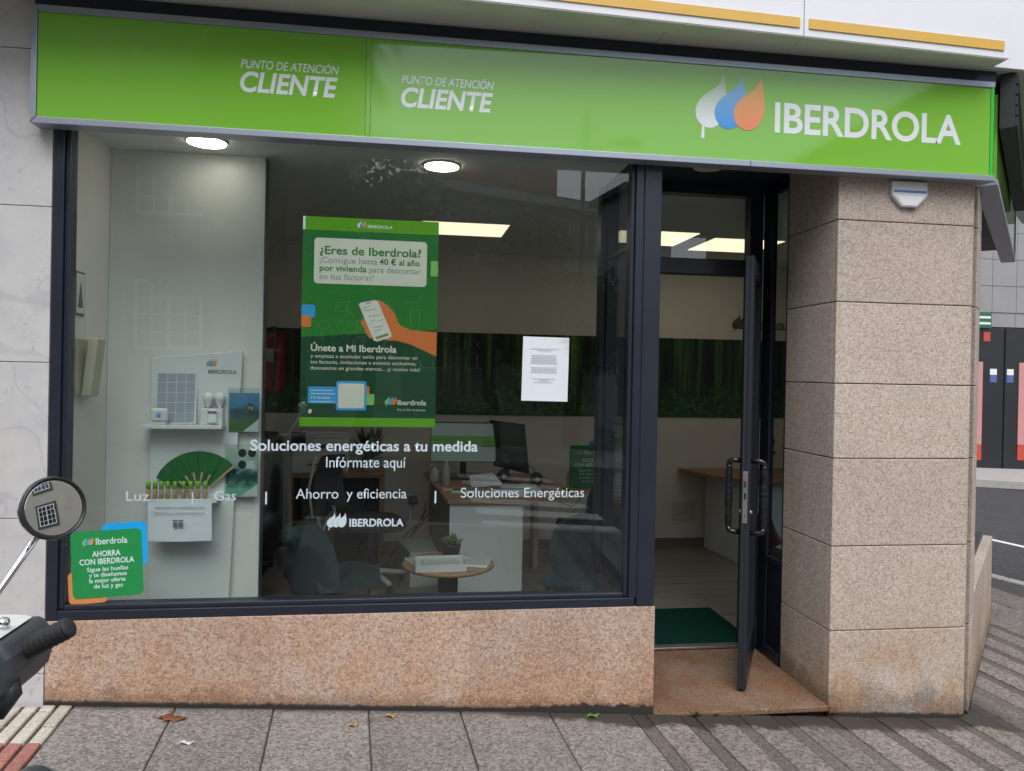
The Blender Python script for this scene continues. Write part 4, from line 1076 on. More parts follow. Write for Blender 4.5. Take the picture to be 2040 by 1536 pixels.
def green_chair(x_, y_, rz, lab):
    """front of the chair towards local -y"""
    c_ = thing('upholstered_chair', lab, 'chair', 'green chairs in the shop')
    xf = place(x_, y_, rz)
    seat = []
    for i in range(9):
        u = i / 8; y0 = -0.24 + 0.44 * u
        hw = 0.225 * (1 - max(0, (0.25 - u) / 0.25) ** 2.2 * 0.55)
        seat.append((y0, 0.405 - 0.02 * math.sin(u * math.pi), hw, 0.03, 0, 1))
    shell(seat, 0.075).build('seat', 'green_fabric', c_, xf=xf)
    back = []
    for i in range(12):
        u = i / 11; z0 = 0.39 + 0.375 * u
        hw = 0.250 * math.sqrt(max(0.02, 1 - max(0, (u - 0.45) / 0.57) ** 2.4)) * (0.90 + 0.1 * min(1, u / 0.3))
        back.append((0.185 + 0.075 * u, z0, hw, -0.10, 1, -0.15))
    shell(back, 0.055).build('backrest', 'green_fabric', c_, xf=xf)
    for sx in (-1, 1):
        for sy in (-1, 1):
            MB().tube([(sx * 0.15, sy * 0.14, 0.41), (sx * 0.215, sy * 0.22, 0.001)], [0.020, 0.011], 10).build('leg', 'oak_leg', c_, xf=xf)
    return c_
green_chair(-0.36, 0.90, 124, 'dark green chair with its back to the window, left of the round table')
green_chair(1.05, 0.80, -34, 'dark green chair facing the window, right of the round table')
green_chair(1.48, 2.35, -75, 'dark green chair half hidden behind the door jamb, beyond the front chairs')
# round table
rt = thing('round_table', 'small round wooden side table with dark pedestal', 'table')
TX, TY, TZ = 0.292, 1.02, 0.525
MB().lathe((TX, TY, TZ), [(0.262, -0.022), (0.272, -0.016), (0.272, -0.004), (0.268, 0.0)], 48).build('table_top', 'oak', rt)
box('pedestal', 'dark_metal', rt, TX - 0.055, TX + 0.055, TY - 0.055, TY + 0.055, ZF + 0.0125, TZ - 0.0225)
MB().lathe((TX, TY, ZF + 0.0005), [(0.19, 0), (0.19, 0.008), (0.18, 0.012)], 32).build('base', 'dark_metal', rt)
pl = thing('potted_plant', 'small succulent in a dark round pot on the side table', 'plant')
MB().lathe((TX + 0.02, TY + 0.05, TZ + 0.0005), [(0.045, 0), (0.058, 0.09), (0.058, 0.10), (0.050, 0.10), (0.048, 0.085)], 24).build('pot', 'pot_dark', pl)
m_ = MB(); rnd = random.Random(5)
for i in range(46):
    a = rnd.uniform(0, 6.28); t_ = rnd.uniform(0.1, 1.0); L_ = rnd.uniform(0.03, 0.055)
    b0 = Vector((TX + 0.02 + 0.025 * math.cos(a) * t_, TY + 0.05 + 0.025 * math.sin(a) * t_, TZ + 0.088 + rnd.uniform(0, 0.03)))
    d_ = Vector((math.cos(a) * t_, math.sin(a) * t_, 1.1 - 0.7 * t_)).normalized()
    m_.tube([b0, b0 + d_ * L_ * 0.5, b0 + d_ * L_], [0.004, 0.010, 0.002], 6)
m_.build('leaves', 'succulent', pl)
def flat_book(name, lab, cx, cy, w_, d_, h_, rz, mat, z0, cat='magazine', grp=None):
    o = thing(name, lab, cat, grp)
    xf = Matrix.Translation((cx, cy, z0)) @ Matrix.Rotation(R(rz), 4, 'Z')
    MB().box(-w_ / 2, w_ / 2, -d_ / 2, d_ / 2, 0, h_).build('pages', 'paper_white', o, xf=xf)
    MB().box(-w_ / 2 + .004, w_ / 2 - .004, -d_ / 2 + .004, d_ / 2 - .004, h_ + .0003, h_ + .0012).build('cover', mat, o, xf=xf)
    return o
flat_book('magazine', 'pale magazine lying left of the pot on the side table', TX - 0.15, TY + 0.02, 0.16, 0.20, 0.010, 20, 'cover_mixed', TZ + .001)
flat_book('magazine', 'open magazine lying right of the pot on the side table', TX + 0.17, TY - 0.02, 0.15, 0.20, 0.012, -15, 'cover_mixed', TZ + .001)
flat_book('magazine', 'white magazine behind the pot on the side table', TX + 0.13, TY + 0.15, 0.17, 0.12, 0.010, 5, 'cover_mixed', TZ + .001)
tr = thing('leaflet_tray', 'white tray of leaflets at the front of the side table', 'tray')
xf = Matrix.Translation((TX - 0.055, TY - 0.16, TZ + .001)) @ Matrix.Rotation(R(3), 4, 'Z')
for nm, a in (('base', (-.14, .14, -.05, .06, 0, .006)), ('front', (-.14, .14, -.056, -.0505, 0, .042)), ('side', (-.145, -.1405, -.05, .06, 0, .060)), ('side', (.1405, .145, -.05, .06, 0, .060)), ('back', (-.14, .14, .0605, .066, 0, .066))):
    MB().box(*a).build(nm, 'plastic_white', tr, xf=xf)
MB().box(-.10, .11, -.045, .055, .0065, .050).build('leaflets', 'cover_mixed', tr, xf=xf)

# ---- desk
dk = thing('office_desk', 'office desk with oak top and white front panel', 'desk')
MB().prism([(0.315, 1.60), (0.86, 1.60), (1.33, 1.86), (1.15, 2.95), (0.20, 3.05)], 0.772, 0.800).build('desk_top', 'oak', dk, bevel=0.003)
MB().prism([(0.335, 1.625), (0.835, 1.625), (0.835, 1.65), (0.335, 1.65)], ZF, 0.7715).build('front_panel', 'desk_white', dk)
MB().prism([(0.335, 1.651), (0.36, 1.651), (0.27, 2.95), (0.245, 2.95)], 0.30, 0.7715).build('side_panel', 'desk_grey', dk)
MB().prism([(1.10, 2.70), (1.14, 2.70), (1.14, 2.9), (1.10, 2.9)], ZF, 0.7715).build('leg', 'chair_white', dk)
ped = thing('drawer_pedestal', 'low pale drawer box on the floor behind the side table', 'cabinet')
xf = place(0.20, 2.50, 12)
MB().box(-0.17, 0.17, -0.25, 0.25, 0.001, 0.26).build('body', 'desk_white', ped, bevel=0.004, xf=xf)
MB().box(-0.16, 0.16, -0.256, -0.2505, 0.02, 0.24).build('drawer', 'desk_white', ped, xf=xf)
mo = thing('monitor', 'desktop monitor showing pale and green bands on the desk', 'monitor')
xf = Matrix.Translation((0.50, 2.62, 0.8005)) @ Matrix.Rotation(R(-4), 4, 'Z')
MB().box(-0.265, 0.265, -0.012, 0.018, 0.135, 0.455).build('casing', 'plastic_black', mo, bevel=0.004, xf=xf)
for nm, mt2, z0, z1 in (('screen', 'screen_pale', 0.142, 0.262), ('screen', 'orange_paper', 0.2625, 0.268), ('screen', 'screen_green', 0.2685, 0.345), ('screen', 'screen_pale', 0.3455, 0.447)):
    MB().box(-0.258, 0.258, -0.0132, -0.0122, z0, z1).build(nm, mt2, mo, xf=xf)
MB().box(-0.025, 0.025, 0.0185, 0.04, 0.012, 0.25).build('stand', 'plastic_black', mo, xf=xf)
MB().box(-0.11, 0.11, -0.06, 0.10, 0.0, 0.0115).build('foot', 'plastic_black', mo, bevel=0.003, xf=xf)
mo2 = thing('monitor', 'dark monitor turned away at an angle on the desk', 'monitor')
xf = Matrix.Translation((0.86, 2.42, 0.8005)) @ Matrix.Rotation(R(112), 4, 'Z')
MB().hexa([(-0.26, -0.015, 0.10), (0.26, -0.015, 0.10), (0.26, 0.012, 0.10), (-0.26, 0.012, 0.10), (-0.26, 0.035, 0.475), (0.26, 0.035, 0.475), (0.26, 0.060, 0.475), (-0.26, 0.060, 0.475)]).build('casing', 'plastic_black', mo2, bevel=0.004, xf=xf)
MB().box(-0.03, 0.03, 0.03, 0.05, 0.012, 0.22).build('stand', 'plastic_black', mo2, xf=xf)
MB().box(-0.11, 0.11, -0.03, 0.12, 0.0, 0.0115).build('foot', 'plastic_black', mo2, bevel=0.003, xf=xf)
for i, (x_, y_, lab) in enumerate(((0.80, 2.40, 'small black round speaker under the dark monitor'), (1.03, 2.22, 'small black round speaker at the right end of the desk'))):
    sp2 = thing('speaker', lab, 'speaker')
    MB().lathe((x_, y_, 0.855), [(0.018, -0.045), (0.046, -0.03), (0.054, 0.0), (0.046, 0.03), (0.018, 0.045)], 20, (0.1, -1, 0.1)).build('body', 'plastic_black', sp2)
    MB().lathe((x_, y_ - 0.046, 0.855), [(0.020, 0), (0.012, 0.004)], 16, (0.1, -1, 0.1)).build('cone', 'steel', sp2)
    MB().lathe((x_, y_, 0.8005), [(0.03, 0), (0.03, 0.006), (0.02, 0.010)], 16).build('foot', 'plastic_black', sp2)
bt = thing('bottle', 'clear plastic bottle at the left end of the desk', 'bottle')
MB().lathe((0.345, 2.30, 0.8005), [(0.030, 0), (0.032, 0.01), (0.032, 0.10), (0.030, 0.115), (0.013, 0.15), (0.012, 0.165)], 18).build('body', 'bottle_clear', bt)
MB().lathe((0.345, 2.30, 0.966), [(0.013, 0), (0.013, 0.014)], 14).build('cap', 'plastic_white', bt)
dp = thing('gel_dispenser', 'white pump bottle beside the clear bottle on the desk', 'bottle')
MB().lathe((0.265, 2.45, 0.8005), [(0.034, 0), (0.036, 0.01), (0.034, 0.08), (0.014, 0.10), (0.010, 0.115)], 18).build('body', 'plastic_white', dp)
MB().tube([(0.265, 2.45, 0.915), (0.265, 2.45, 0.935), (0.23, 2.44, 0.935)], 0.005, 8).build('pump', 'plastic_white', dp)
flat_book('notepad', 'orange pad near the left edge of the desk', 0.39, 2.06, 0.17, 0.09, 0.012, 8, 'orange_paper', 0.8005, 'notepad')
flat_book('notepad', 'green and black pad in front of the orange pad on the desk', 0.46, 1.94, 0.18, 0.10, 0.016, -6, 'fan_green', 0.8005, 'notepad')
flat_book('paper_stack', 'dark folder with loose papers in the middle of the desk', 0.83, 2.02, 0.36, 0.18, 0.022, 4, 'desk_grey', 0.8005, 'papers')
flat_book('paper_stack', 'grey leaflets piled on the dark folder on the desk', 0.86, 2.01, 0.26, 0.12, 0.012, -5, 'cover_mixed', 0.824, 'papers')
flat_book('paper_stack', 'pale sheets near the front edge of the desk', 0.74, 1.80, 0.30, 0.14, 0.004, -4, 'cover_mixed', 0.8005, 'papers')
pps = thing('loose_sheet', 'crumpled white sheet leaning up on the desk', 'paper')
MB().add([(0.53, 2.16, 0.802), (0.77, 2.10, 0.815), (0.70, 2.26, 0.900), (0.52, 2.30, 0.870), (0.64, 2.20, 0.838)], [(0, 1, 4), (1, 2, 4), (2, 3, 4), (3, 0, 4)]).build('sheet', 'paper_white', pps)
kb = thing('headset_cable', 'thin black cable hanging over the right edge of the desk', 'cable')
MB().tube([(0.97, 2.30, 0.95), (1.02, 2.32, 0.93), (1.05, 2.30, 0.84), (1.10, 2.20, 0.806), (1.22, 2.05, 0.806), (1.285, 1.93, 0.80), (1.30, 1.92, 0.74), (1.24, 1.90, 0.70), (1.15, 1.92, 0.73)], 0.004, 6).build('cord', 'plastic_black', kb)
fcb = thing('power_cables', 'tangled black power cables on the floor by the desk', 'cable')
m_ = MB()
for k_ in range(4):
    pts = [(0.22 + 0.01 * k_, 2.95, 0.55 - 0.05 * k_)]
    for i in range(7):
        pts.append((0.18 - 0.055 * i - 0.02 * k_, 2.93 - 0.03 * i + 0.02 * math.sin(i * 2 + k_), max(0.05, 0.36 - 0.07 * i + 0.03 * math.sin(k_ * 2 + i))))
    m_.tube(pts, 0.0045, 6)
m_.build('cord', 'plastic_black', fcb)

# ---- printer cabinet
cb = thing('printer_cabinet', 'low oak cabinet with open front under the printer', 'cabinet')
X0, X1, Y0, Y1, ZT = -0.875, -0.135, 2.78, 3.28, 0.815
box('top', 'oak', cb, X0, X1, Y0, Y1, ZT - 0.03, ZT, bevel=0.002)
for a in (X0, X1 - 0.03): box('side', 'oak', cb, a, a + 0.03, Y0 + .001, Y1 - .001, ZF + 0.001, ZT - 0.031)
box('shelf', 'oak', cb, X0 + .031, X1 - .031, Y0 + .01, Y1 - .02, 0.40, 0.425)
box('back', 'darker_metal', cb, X0 + .031, X1 - .031, Y1 - 0.018, Y1 - 0.002, ZF + 0.05, ZT - 0.031)
box('door', 'oak', cb, X0 + .032, -0.52, Y0 + .002, Y0 + .02, ZF + 0.03, 0.398)
box('box_inside', 'plastic_black', cb, X0 + .08, -0.30, Y0 + .08, Y1 - .1, 0.4255, 0.60)
pr_ = thing('printer', 'white office printer on the oak cabinet', 'printer')
box('body', 'plastic_white', pr_, -0.87, -0.42, 2.82, 3.22, ZT + 0.001, 1.10, bevel=0.012)
box('scanner_lid', 'chair_white', pr_, -0.865, -0.425, 2.82, 3.22, 1.1005, 1.155, bevel=0.008)
box('control_panel', 'screen_dark', pr_, -0.87, -0.76, 2.800, 2.8195, 1.06, 1.15)
box('paper_tray', 'desk_grey', pr_, -0.75, -0.50, 2.815, 2.8195, 0.88, 0.895)
box('output_slot', 'plastic_black', pr_, -0.80, -0.48, 2.815, 2.8195, 1.02, 1.05)
for x_, y_, z_, h_, lab in ((-0.26, 3.0, ZT, 0.30, 'leafy green plant beside the printer on the cabinet'),):
    g_ = thing('leafy_plant', lab, 'plant')
    MB().lathe((x_, y_, z_ + .001), [(0.05, 0), (0.065, 0.10), (0.060, 0.10)], 18).build('pot', 'plastic_white', g_)
    m_ = MB(); rnd = random.Random(11)
    for i in range(70):
        a = rnd.uniform(0, 6.28); L_ = rnd.uniform(0.06, 0.22); c0 = Vector((x_, y_, z_ + 0.10))
        tip = c0 + Vector((math.cos(a) * L_ * 0.8, math.sin(a) * L_ * 0.6, rnd.uniform(0.02, h_)))
        s_ = Vector((-math.sin(a), math.cos(a), 0.2)) * rnd.uniform(0.015, 0.03); mid = c0.lerp(tip, 0.6)
        m_.add([c0, mid - s_, tip, mid + s_], [(0, 1, 2, 3)])
    m_.build('foliage', 'succulent', g_)
gc = thing('round_cabinet', 'dark grey round-sided column beside the oak cabinet', 'column')
MB().lathe((-1.12, 3.02, ZF + .001), [(0.16, 0), (0.165, 0.03), (0.165, 0.06)], 32).build('foot', 'plastic_black', gc)
MB().lathe((-1.12, 3.02, ZF + .062), [(0.158, 0), (0.158, 0.95), (0.15, 1.0), (0.10, 1.03)], 32).build('body', 'shell_grey', gc)
fe = thing('fire_extinguisher', 'red fire extinguisher with black hose on the back wall', 'extinguisher')
MB().lathe((-1.10, 3.30, 1.46), [(0.05, 0), (0.075, 0.012), (0.078, 0.04), (0.078, 0.40), (0.06, 0.46), (0.025, 0.49), (0.02, 0.52)], 24).build('cylinder', 'fire_red', fe)
MB().box(-1.125, -1.075, 3.26, 3.32, 1.975, 2.02).build('valve', 'plastic_black', fe, bevel=0.004)
MB().tube([(-1.10, 3.25, 2.00), (-1.075, 3.20, 1.97), (-1.065, 3.19, 1.80), (-1.075, 3.19, 1.60), (-1.09, 3.20, 1.50)], 0.014, 10).build('hose', 'plastic_black', fe)
plate('label', 'plastic_white', fe, rect(-1.150, -1.085, 1.72, 1.83), 3.2185, 3.2195)
box('bracket', 'fire_red', fe, -1.19, -1.02, 3.385, 3.404, 1.50, 1.98)
# ---- swivel chair
sc = thing('swivel_chair', 'black office swivel chair with white frame in front of the cabinet', 'chair')
xf = place(-0.20, 2.32, 0)
for i in range(5):
    a = R(72 * i - 62); e_ = (0.30 * math.cos(a), 0.30 * math.sin(a))
    MB().tube([(0, 0, 0.11), (e_[0], e_[1], 0.075)], [0.026, 0.017], 8).build('base_arm', 'chair_white', sc, xf=xf)
    MB().lathe((e_[0], e_[1] - 0.02, 0.031), [(0.022, 0), (0.030, 0.006), (0.030, 0.034), (0.022, 0.040)], 16, (0, 1, 0)).build('castor', 'plastic_black', sc, xf=xf)
MB().tube([(0, 0, 0.11), (0, 0, 0.42)], 0.027, 12).build('column', 'plastic_black', sc, xf=xf)
shell([(-0.23 + 0.46 * i / 8, 0.435, 0.25 * (1 - max(0, abs(i / 4 - 1) - 0.6) * 0.5), 0.01, 0, 1) for i in range(9)], 0.07).build('seat', 'grey_mesh', sc, xf=xf)
bx = place(-0.52, 2.28, 62) 
shell([(0.0 + 0.05 * math.sin(i / 9 * 3.1), 0.56 + 0.42 * i / 9, 0.20 * (1 - 0.25 * (i / 9) ** 2), -0.05, 1, 0) for i in range(10)], 0.03).build('backrest', 'grey_mesh', sc, xf=bx)
for sx in (-1, 1):
    MB().tube([(sx * 0.205, 0.0, 0.55), (sx * 0.20, 0.04, 0.75), (sx * 0.155, 0.02, 0.985)], 0.010, 8).build('back_frame', 'chair_white', sc, xf=bx)
    MB().tube([(sx * 0.12, 0.02, 0.60), (sx * 0.02, 0.06, 0.42), (0.0, 0.05, 0.36)], 0.014, 8).build('back_support', 'chair_white', sc, xf=bx)
    MB().tube([(sx * 0.27, 0.02, 0.45), (sx * 0.30, 0.02, 0.62)], 0.016, 8).build('arm_post', 'chair_white', sc, xf=xf)
    MB().box(sx * 0.30 - 0.035, sx * 0.30 + 0.035, -0.10, 0.14, 0.62, 0.65).build('armrest', 'plastic_black', sc, bevel=0.01, xf=xf)
# ---- second desk seen through the doorway
d2 = thing('counter_desk', 'oak topped desk with pale side panel seen through the doorway', 'desk')
MB().prism([(2.60, 3.40), (2.60, 3.36), (2.90, 2.55), (3.70, 2.55), (3.70, 3.40)], 0.760, 0.790).build('desk_top', 'oak', d2, bevel=0.003)
MB().prism([(2.865, 3.38), (2.955, 2.62), (2.98, 2.62), (2.89, 3.38)], ZF, 0.7595).build('side_panel', 'desk_white', d2)
MB().prism([(2.98, 2.64), (3.70, 2.64), (3.70, 2.66), (2.98, 2.66)], ZF, 0.7595).build('front_panel', 'desk_white', d2)
so = thing('wall_socket', 'double white wall socket on the back wall near the counter desk', 'socket')
box('plate', 'socket_white', so, 2.56, 2.78, 3.400, 3.4115, 0.30, 0.47, bevel=0.004)
for a in (2.63, 2.70): box('switch', 'plastic_cream', so, a - 0.02, a + 0.02, 3.394, 3.3995, 0.35, 0.43, bevel=0.002)
rb = thing('red_bag', 'dark red crumpled bag standing on a chair behind the sidelight', 'bag')
m_ = MB(); rnd = random.Random(2)
ring = [[(2.50 + (0.13 - 0.05 * k_) * math.cos(a * 0.785) * rnd.uniform(.8, 1.1), 1.45 + 0.08 * math.sin(a * 0.785), 0.50 + 0.10 * k_ + rnd.uniform(-.02, .02)) for a in range(8)] for k_ in range(4)]
m_.add([p_ for r_ in ring for p_ in r_], [(r_ * 8 + i, r_ * 8 + (i + 1) % 8, (r_ + 1) * 8 + (i + 1) % 8, (r_ + 1) * 8 + i) for r_ in range(3) for i in range(8)] + [tuple(range(7, -1, -1)), tuple(range(24, 32))])
m_.build('body', 'pouch_red', rb)
box('pedestal', 'desk_grey', rb, 2.40, 2.62, 1.36, 1.54, ZF, 0.475)

# ================================================================== STREET DETAILS
def ground_leaf(x_, y_, L_, W_, rz, mat, lab):
    o = thing('fallen_leaf', lab, 'leaf')
    k = 7; m_ = MB(); vs_ = []
    xf = Matrix.Translation((x_, y_, G(x_) + 0.004)) @ Matrix.Rotation(R(rz), 4, 'Z')
    for i in range(k):
        u = i / (k - 1); w_ = W_ * math.sin(math.pi * min(1, u * 0.92 + 0.06)) ** 0.8 * (1 + 0.35 * (-1) ** i)
        z_ = 0.006 * math.sin(u * 7)
        vs_ += [(L_ * (u - .5), -w_ / 2, z_ + 0.004), (L_ * (u - .5), 0, z_ * 0.5), (L_ * (u - .5), w_ / 2, z_ + 0.005)]
    m_.add(vs_, [(i * 3 + j, i * 3 + j + 1, i * 3 + j + 4, i * 3 + j + 3) for i in range(k - 1) for j in range(2)], True)
    b_ = m_.build('blade', mat, o, xf=xf); b_.modifiers.new('thickness', 'SOLIDIFY').thickness = 0.001
    MB().tube([(-L_ / 2, 0, 0.001), (-L_ / 2 - L_ * 0.25, 0.004, 0.003)], 0.0012, 5).build('stalk', mat, o, xf=xf)
ground_leaf(-0.935, -0.125, 0.115, 0.055, -8, 'dry_leaf', 'brown curled leaf on the pavement below the display stand')
ground_leaf(-0.02, -0.075, 0.050, 0.025, 10, 'yellow_leaf', 'small orange leaf against the plinth below the lettering')
ground_leaf(-0.18, -0.17, 0.042, 0.022, 25, 'yellow_leaf', 'pale yellow leaf on the pavement slab joint')
ground_leaf(0.915, -0.05, 0.060, 0.030, 15, 'weed_green', 'green and orange leaf in the dirt near the doorstep')
ground_leaf(-0.82, -0.34, 0.052, 0.02, 5, 'litter_white', 'pale dry leaf lying on a pavement slab')
ground_leaf(1.945, 0.62, 0.06, 0.03, -30, 'dry_leaf', 'dry leaf at the foot of the open door')
for x_, sc_, lab in ((1.425, 1.0, 'little green weed growing below the doorstep'), (1.535, 0.6, 'tiny green weed sprouting below the middle of the doorstep')):
    o = thing('weed', lab, 'plant')
    m_ = MB(); rnd = random.Random(int(x_ * 1000))
    for i in range(26):
        a = rnd.uniform(3.3, 6.1); L_ = sc_ * rnd.uniform(0.015, 0.045); c0 = Vector((x_ + rnd.uniform(-.02, .02) * sc_, -0.020, G(x_) + 0.0))
        tip = c0 + Vector((math.cos(a) * L_ * .9, math.sin(a) * L_ * .6, rnd.uniform(.008, .03) * sc_)); s_ = Vector((-math.sin(a), math.cos(a), 0)) * 0.006 * sc_; mid = c0.lerp(tip, .6)
        m_.add([c0, mid - s_, tip, mid + s_], [(0, 1, 2, 3)])
    m_.build('leaves', 'weed_green', o)

# ---- parked scooter (only its right grip and mirror reach into the picture)
sct = thing('scooter', 'dark grey parked scooter with chrome mirror at the left', 'scooter')
YS = -2.05
def hp(u, v):
    """handlebar profile: image pixel coordinates (0.833 mm each) to metres"""
    return (-0.649 + (u - 60) * 0.000833, 1.153 - (v - 1290) * 0.000833)
prof = [hp(-260, 1330), hp(-230, 1420), hp(-120, 1450), hp(-10, 1418), hp(30, 1385), hp(54, 1358), hp(62, 1325), hp(58, 1285), hp(36, 1252), hp(-20, 1262), hp(-120, 1272), hp(-220, 1272)]  # cover outline given in image pixels, scaled onto the handlebar plane
MB().plate(prof, YS - 0.07, YS + 0.10).build('handlebar_cover', 'shell_grey', sct, bevel=0.014, seg=3)
MB().plate([hp(-215, 1268), hp(-20, 1258), hp(30, 1250), hp(14, 1244), hp(-30, 1242), hp(-200, 1246)], YS - 0.05, YS + 0.07).build('top_cover', 'scooter_white', sct, bevel=0.006, seg=2)
a, b = hp(42, 1298), hp(140, 1246)
g0, g1 = Vector((a[0], YS, a[1])), Vector((b[0], YS - 0.012, b[1]))
gp = MB(); k = 26
gp.tube([g0.lerp(g1, i / k) for i in range(k + 1)], [0.0185 + (0.0012 if i % 3 == 0 else 0)  for i in range(k + 1)], 20).build('grip', 'rubber_black', sct)
gd = (g1 - g0).normalized()
MB().lathe(g1, [(0.0188, 0), (0.0180, 0.004), (0.014, 0.007), (0.006, 0.008)], 20, gd).build('grip_end', 'rubber_black', sct)
c1, c2 = hp(30, 1330), hp(66, 1388)
MB().tube([(c1[0], YS - 0.03, c1[1]), (c2[0] - 0.01, YS - 0.05, c2[1] + 0.02), (c2[0] - 0.03, YS - 0.055, c2[1] - 0.015)], [0.02, 0.016, 0.012], 12).build('switch_block', 'plastic_black', sct)
# mirror
MC = Vector((-0.676, -1.90, 1.376)); MN = Vector((0.73, -0.65, 0.21)).normalized()
mr_ = MB().lathe(MC, [(0.012, -0.030), (0.044, -0.026), (0.058, -0.014), (0.0615, 0.0), (0.0605, 0.006), (0.0570, 0.0065), (0.0565, 0.001)], 48, MN).build('mirror_housing', 'plastic_black', sct)
MB().lathe(MC, [(0.013, -0.034), (0.046, -0.030), (0.060, -0.017), (0.0625, -0.004)], 48, MN).build('mirror_back', 'chrome', mr_)
Rm = 0.85; prof = [(0.0562 * i / 16, math.sqrt(Rm * Rm - (0.0562 * i / 16) ** 2) - Rm + 0.0036) for i in range(16, 0, -1)]
MB().lathe(MC, prof, 64, MN).build('mirror_glass', 'mirror_silver', mr_)
sb = MC + Vector((-0.030, 0.006, -0.052))
MB().tube([MC + Vector((-0.014, 0.012, -0.030)), sb, sb + Vector((-0.004, 0, -0.008))], [0.020, 0.010, 0.008], 12).build('mirror_neck', 'chrome', mr_)
MB().tube([sb, sb + Vector((-0.075, -0.01, -0.125)), sb + Vector((-0.11, -0.06, -0.165))], [0.0072, 0.0062, 0.0062], 14).build('mirror_stem', 'chrome', sct)
MB().lathe((-0.690, YS - 0.01, 1.196), [(0.010, 0), (0.012, 0.006), (0.010, 0.012), (0.004, 0.015)], 14).build('bolt_cap', 'chrome', sct)
# body out of frame, simply shaped
SXC = -0.86
gz_ = G(SXC)
MB().hexa([(SXC - .17, -1.86, gz_ + .30), (SXC + .13, -1.86, gz_ + .30), (SXC + .10, -1.80, gz_ + .30), (SXC - .14, -1.80, gz_ + .30), (SXC - .12, -2.02, gz_ + .92), (SXC + .09, -2.02, gz_ + .92), (SXC + .08, -1.93, gz_ + .92), (SXC - .11, -1.93, gz_ + .92)]).build('leg_shield', 'scooter_white', sct, bevel=0.02)
for yy, nm in ((-1.62, 'wheel'), (-2.88, 'wheel')):
    wm_ = MB().lathe((SXC - 0.05, yy, gz_ + 0.215), [(0.14, 0), (0.20, 0.01), (0.215, 0.03), (0.215, 0.07), (0.20, 0.09), (0.14, 0.10)], 32, (1, 0, 0)).build(nm, 'rubber_black', sct)
    MB().lathe((SXC - 0.055, yy, gz_ + 0.215), [(0.03, 0), (0.135, 0.015), (0.135, 0.095), (0.03, 0.11)], 24, (1, 0, 0)).build('rim', 'steel', wm_)
MB().tube([(SXC, -1.62, gz_ + .22), (SXC, -1.84, gz_ + .62), (SXC, -2.02, gz_ + .98)], [0.03, 0.035, 0.03], 12).build('fork', 'dark_metal', sct)
MB().tube([(SXC, -1.42, gz_ + .40), (SXC, -1.55, gz_ + .46), (SXC, -1.68, gz_ + .47), (SXC, -1.80, gz_ + .42)], [0.03, 0.07, 0.08, 0.06], 14).build('fender', 'shell_grey', sct)
MB().hexa([(SXC - .15, -3.10, gz_ + .34), (SXC + .12, -3.10, gz_ + .34), (SXC + .12, -2.50, gz_ + .28), (SXC - .15, -2.50, gz_ + .28), (SXC - .12, -3.12, gz_ + .72), (SXC + .09, -3.12, gz_ + .72), (SXC + .10, -2.46, gz_ + .68), (SXC - .13, -2.46, gz_ + .68)]).build('rear_body', 'shell_grey', sct, bevel=0.03)
MB().hexa([(SXC - .14, -3.12, gz_ + .725), (SXC + .11, -3.12, gz_ + .725), (SXC + .11, -2.40, gz_ + .695), (SXC - .14, -2.40, gz_ + .695), (SXC - .11, -3.08, gz_ + .82), (SXC + .08, -3.08, gz_ + .82), (SXC + .08, -2.46, gz_ + .77), (SXC - .11, -2.46, gz_ + .77)]).build('seat', 'plastic_black', sct, bevel=0.02)
MB().box(SXC - .16, SXC + .13, -2.50, -1.86, gz_ + .26, gz_ + .33).build('footboard', 'shell_grey', sct, bevel=0.015)
MB().tube([(SXC, -2.5, gz_ + .2), (SXC - 0.22, -2.55, gz_ + 0.0)], 0.012, 8).build('side_stand', 'dark_metal', sct)

# ================================================================== ACROSS THE SIDE STREET
fb = thing('clad_building', 'grey panel-clad building with dark ground floor across the side street', 'building')
YF = 14.8
box('wall', 'mortar', fb, 12.0, 27.0, YF + 0.06, YF + 8, -1.5, 12.0)
for i in range(9):
    for j in range(11):
        x0, z0 = 13.36 + 0.72 * i, 3.52 + 0.71 * j
        box('panel', 'clad_grey', fb, x0 + 0.006, x0 + 0.714, YF, YF + 0.055, z0 + 0.006, z0 + 0.704)
for i in range(9):
    x0 = 13.36 + 0.72 * i
    box('lintel_panel', 'clad_grey', fb, x0 + 0.006, x0 + 0.714, YF + 0.02, YF + 0.055, 3.14, 3.512)
box('ground_floor', 'clad_dark', fb, 12.0, 24.0, YF + 0.03, YF + 0.058, -1.4, 3.12)
for a in (13.9, 15.0, 15.95, 17.1): box('mullion', 'darker_metal', fb, a, a + 0.05, YF + 0.0, YF + 0.0295, -1.0, 3.1)
for a, b, c_, d_, mt2 in ((16.38, 17.05, 0.0, 2.2, 'far_pink'), (16.38, 17.05, -0.42, -0.005, 'far_red'), (14.55, 15.3, 0.0, 2.2, 'far_pink'), (14.55, 15.3, -0.42, -0.005, 'far_red'), (15.30, 15.50, 2.75, 3.0, 'far_red')):
    box('window_poster', mt2, fb, a, b, YF + 0.01, YF + 0.0295, c_, d_)
box('sign', 'far_green', fb, 14.9, 15.47, YF - 0.06, YF - 0.001, 3.10, 3.52)
for zz in (3.19, 3.35): box('sign_line', 'window_white', fb, 14.95, 15.44, YF - 0.064, YF - 0.0605, zz, zz + 0.06)
for a in (15.52, 16.02):
    box('notice', 'window_white', fb, a, a + 0.20, YF + 0.018, YF + 0.0295, 1.86, 2.02)
    box('notice', 'far_blue', fb, a, a + 0.20, YF + 0.018, YF + 0.0295, 1.66, 1.855)

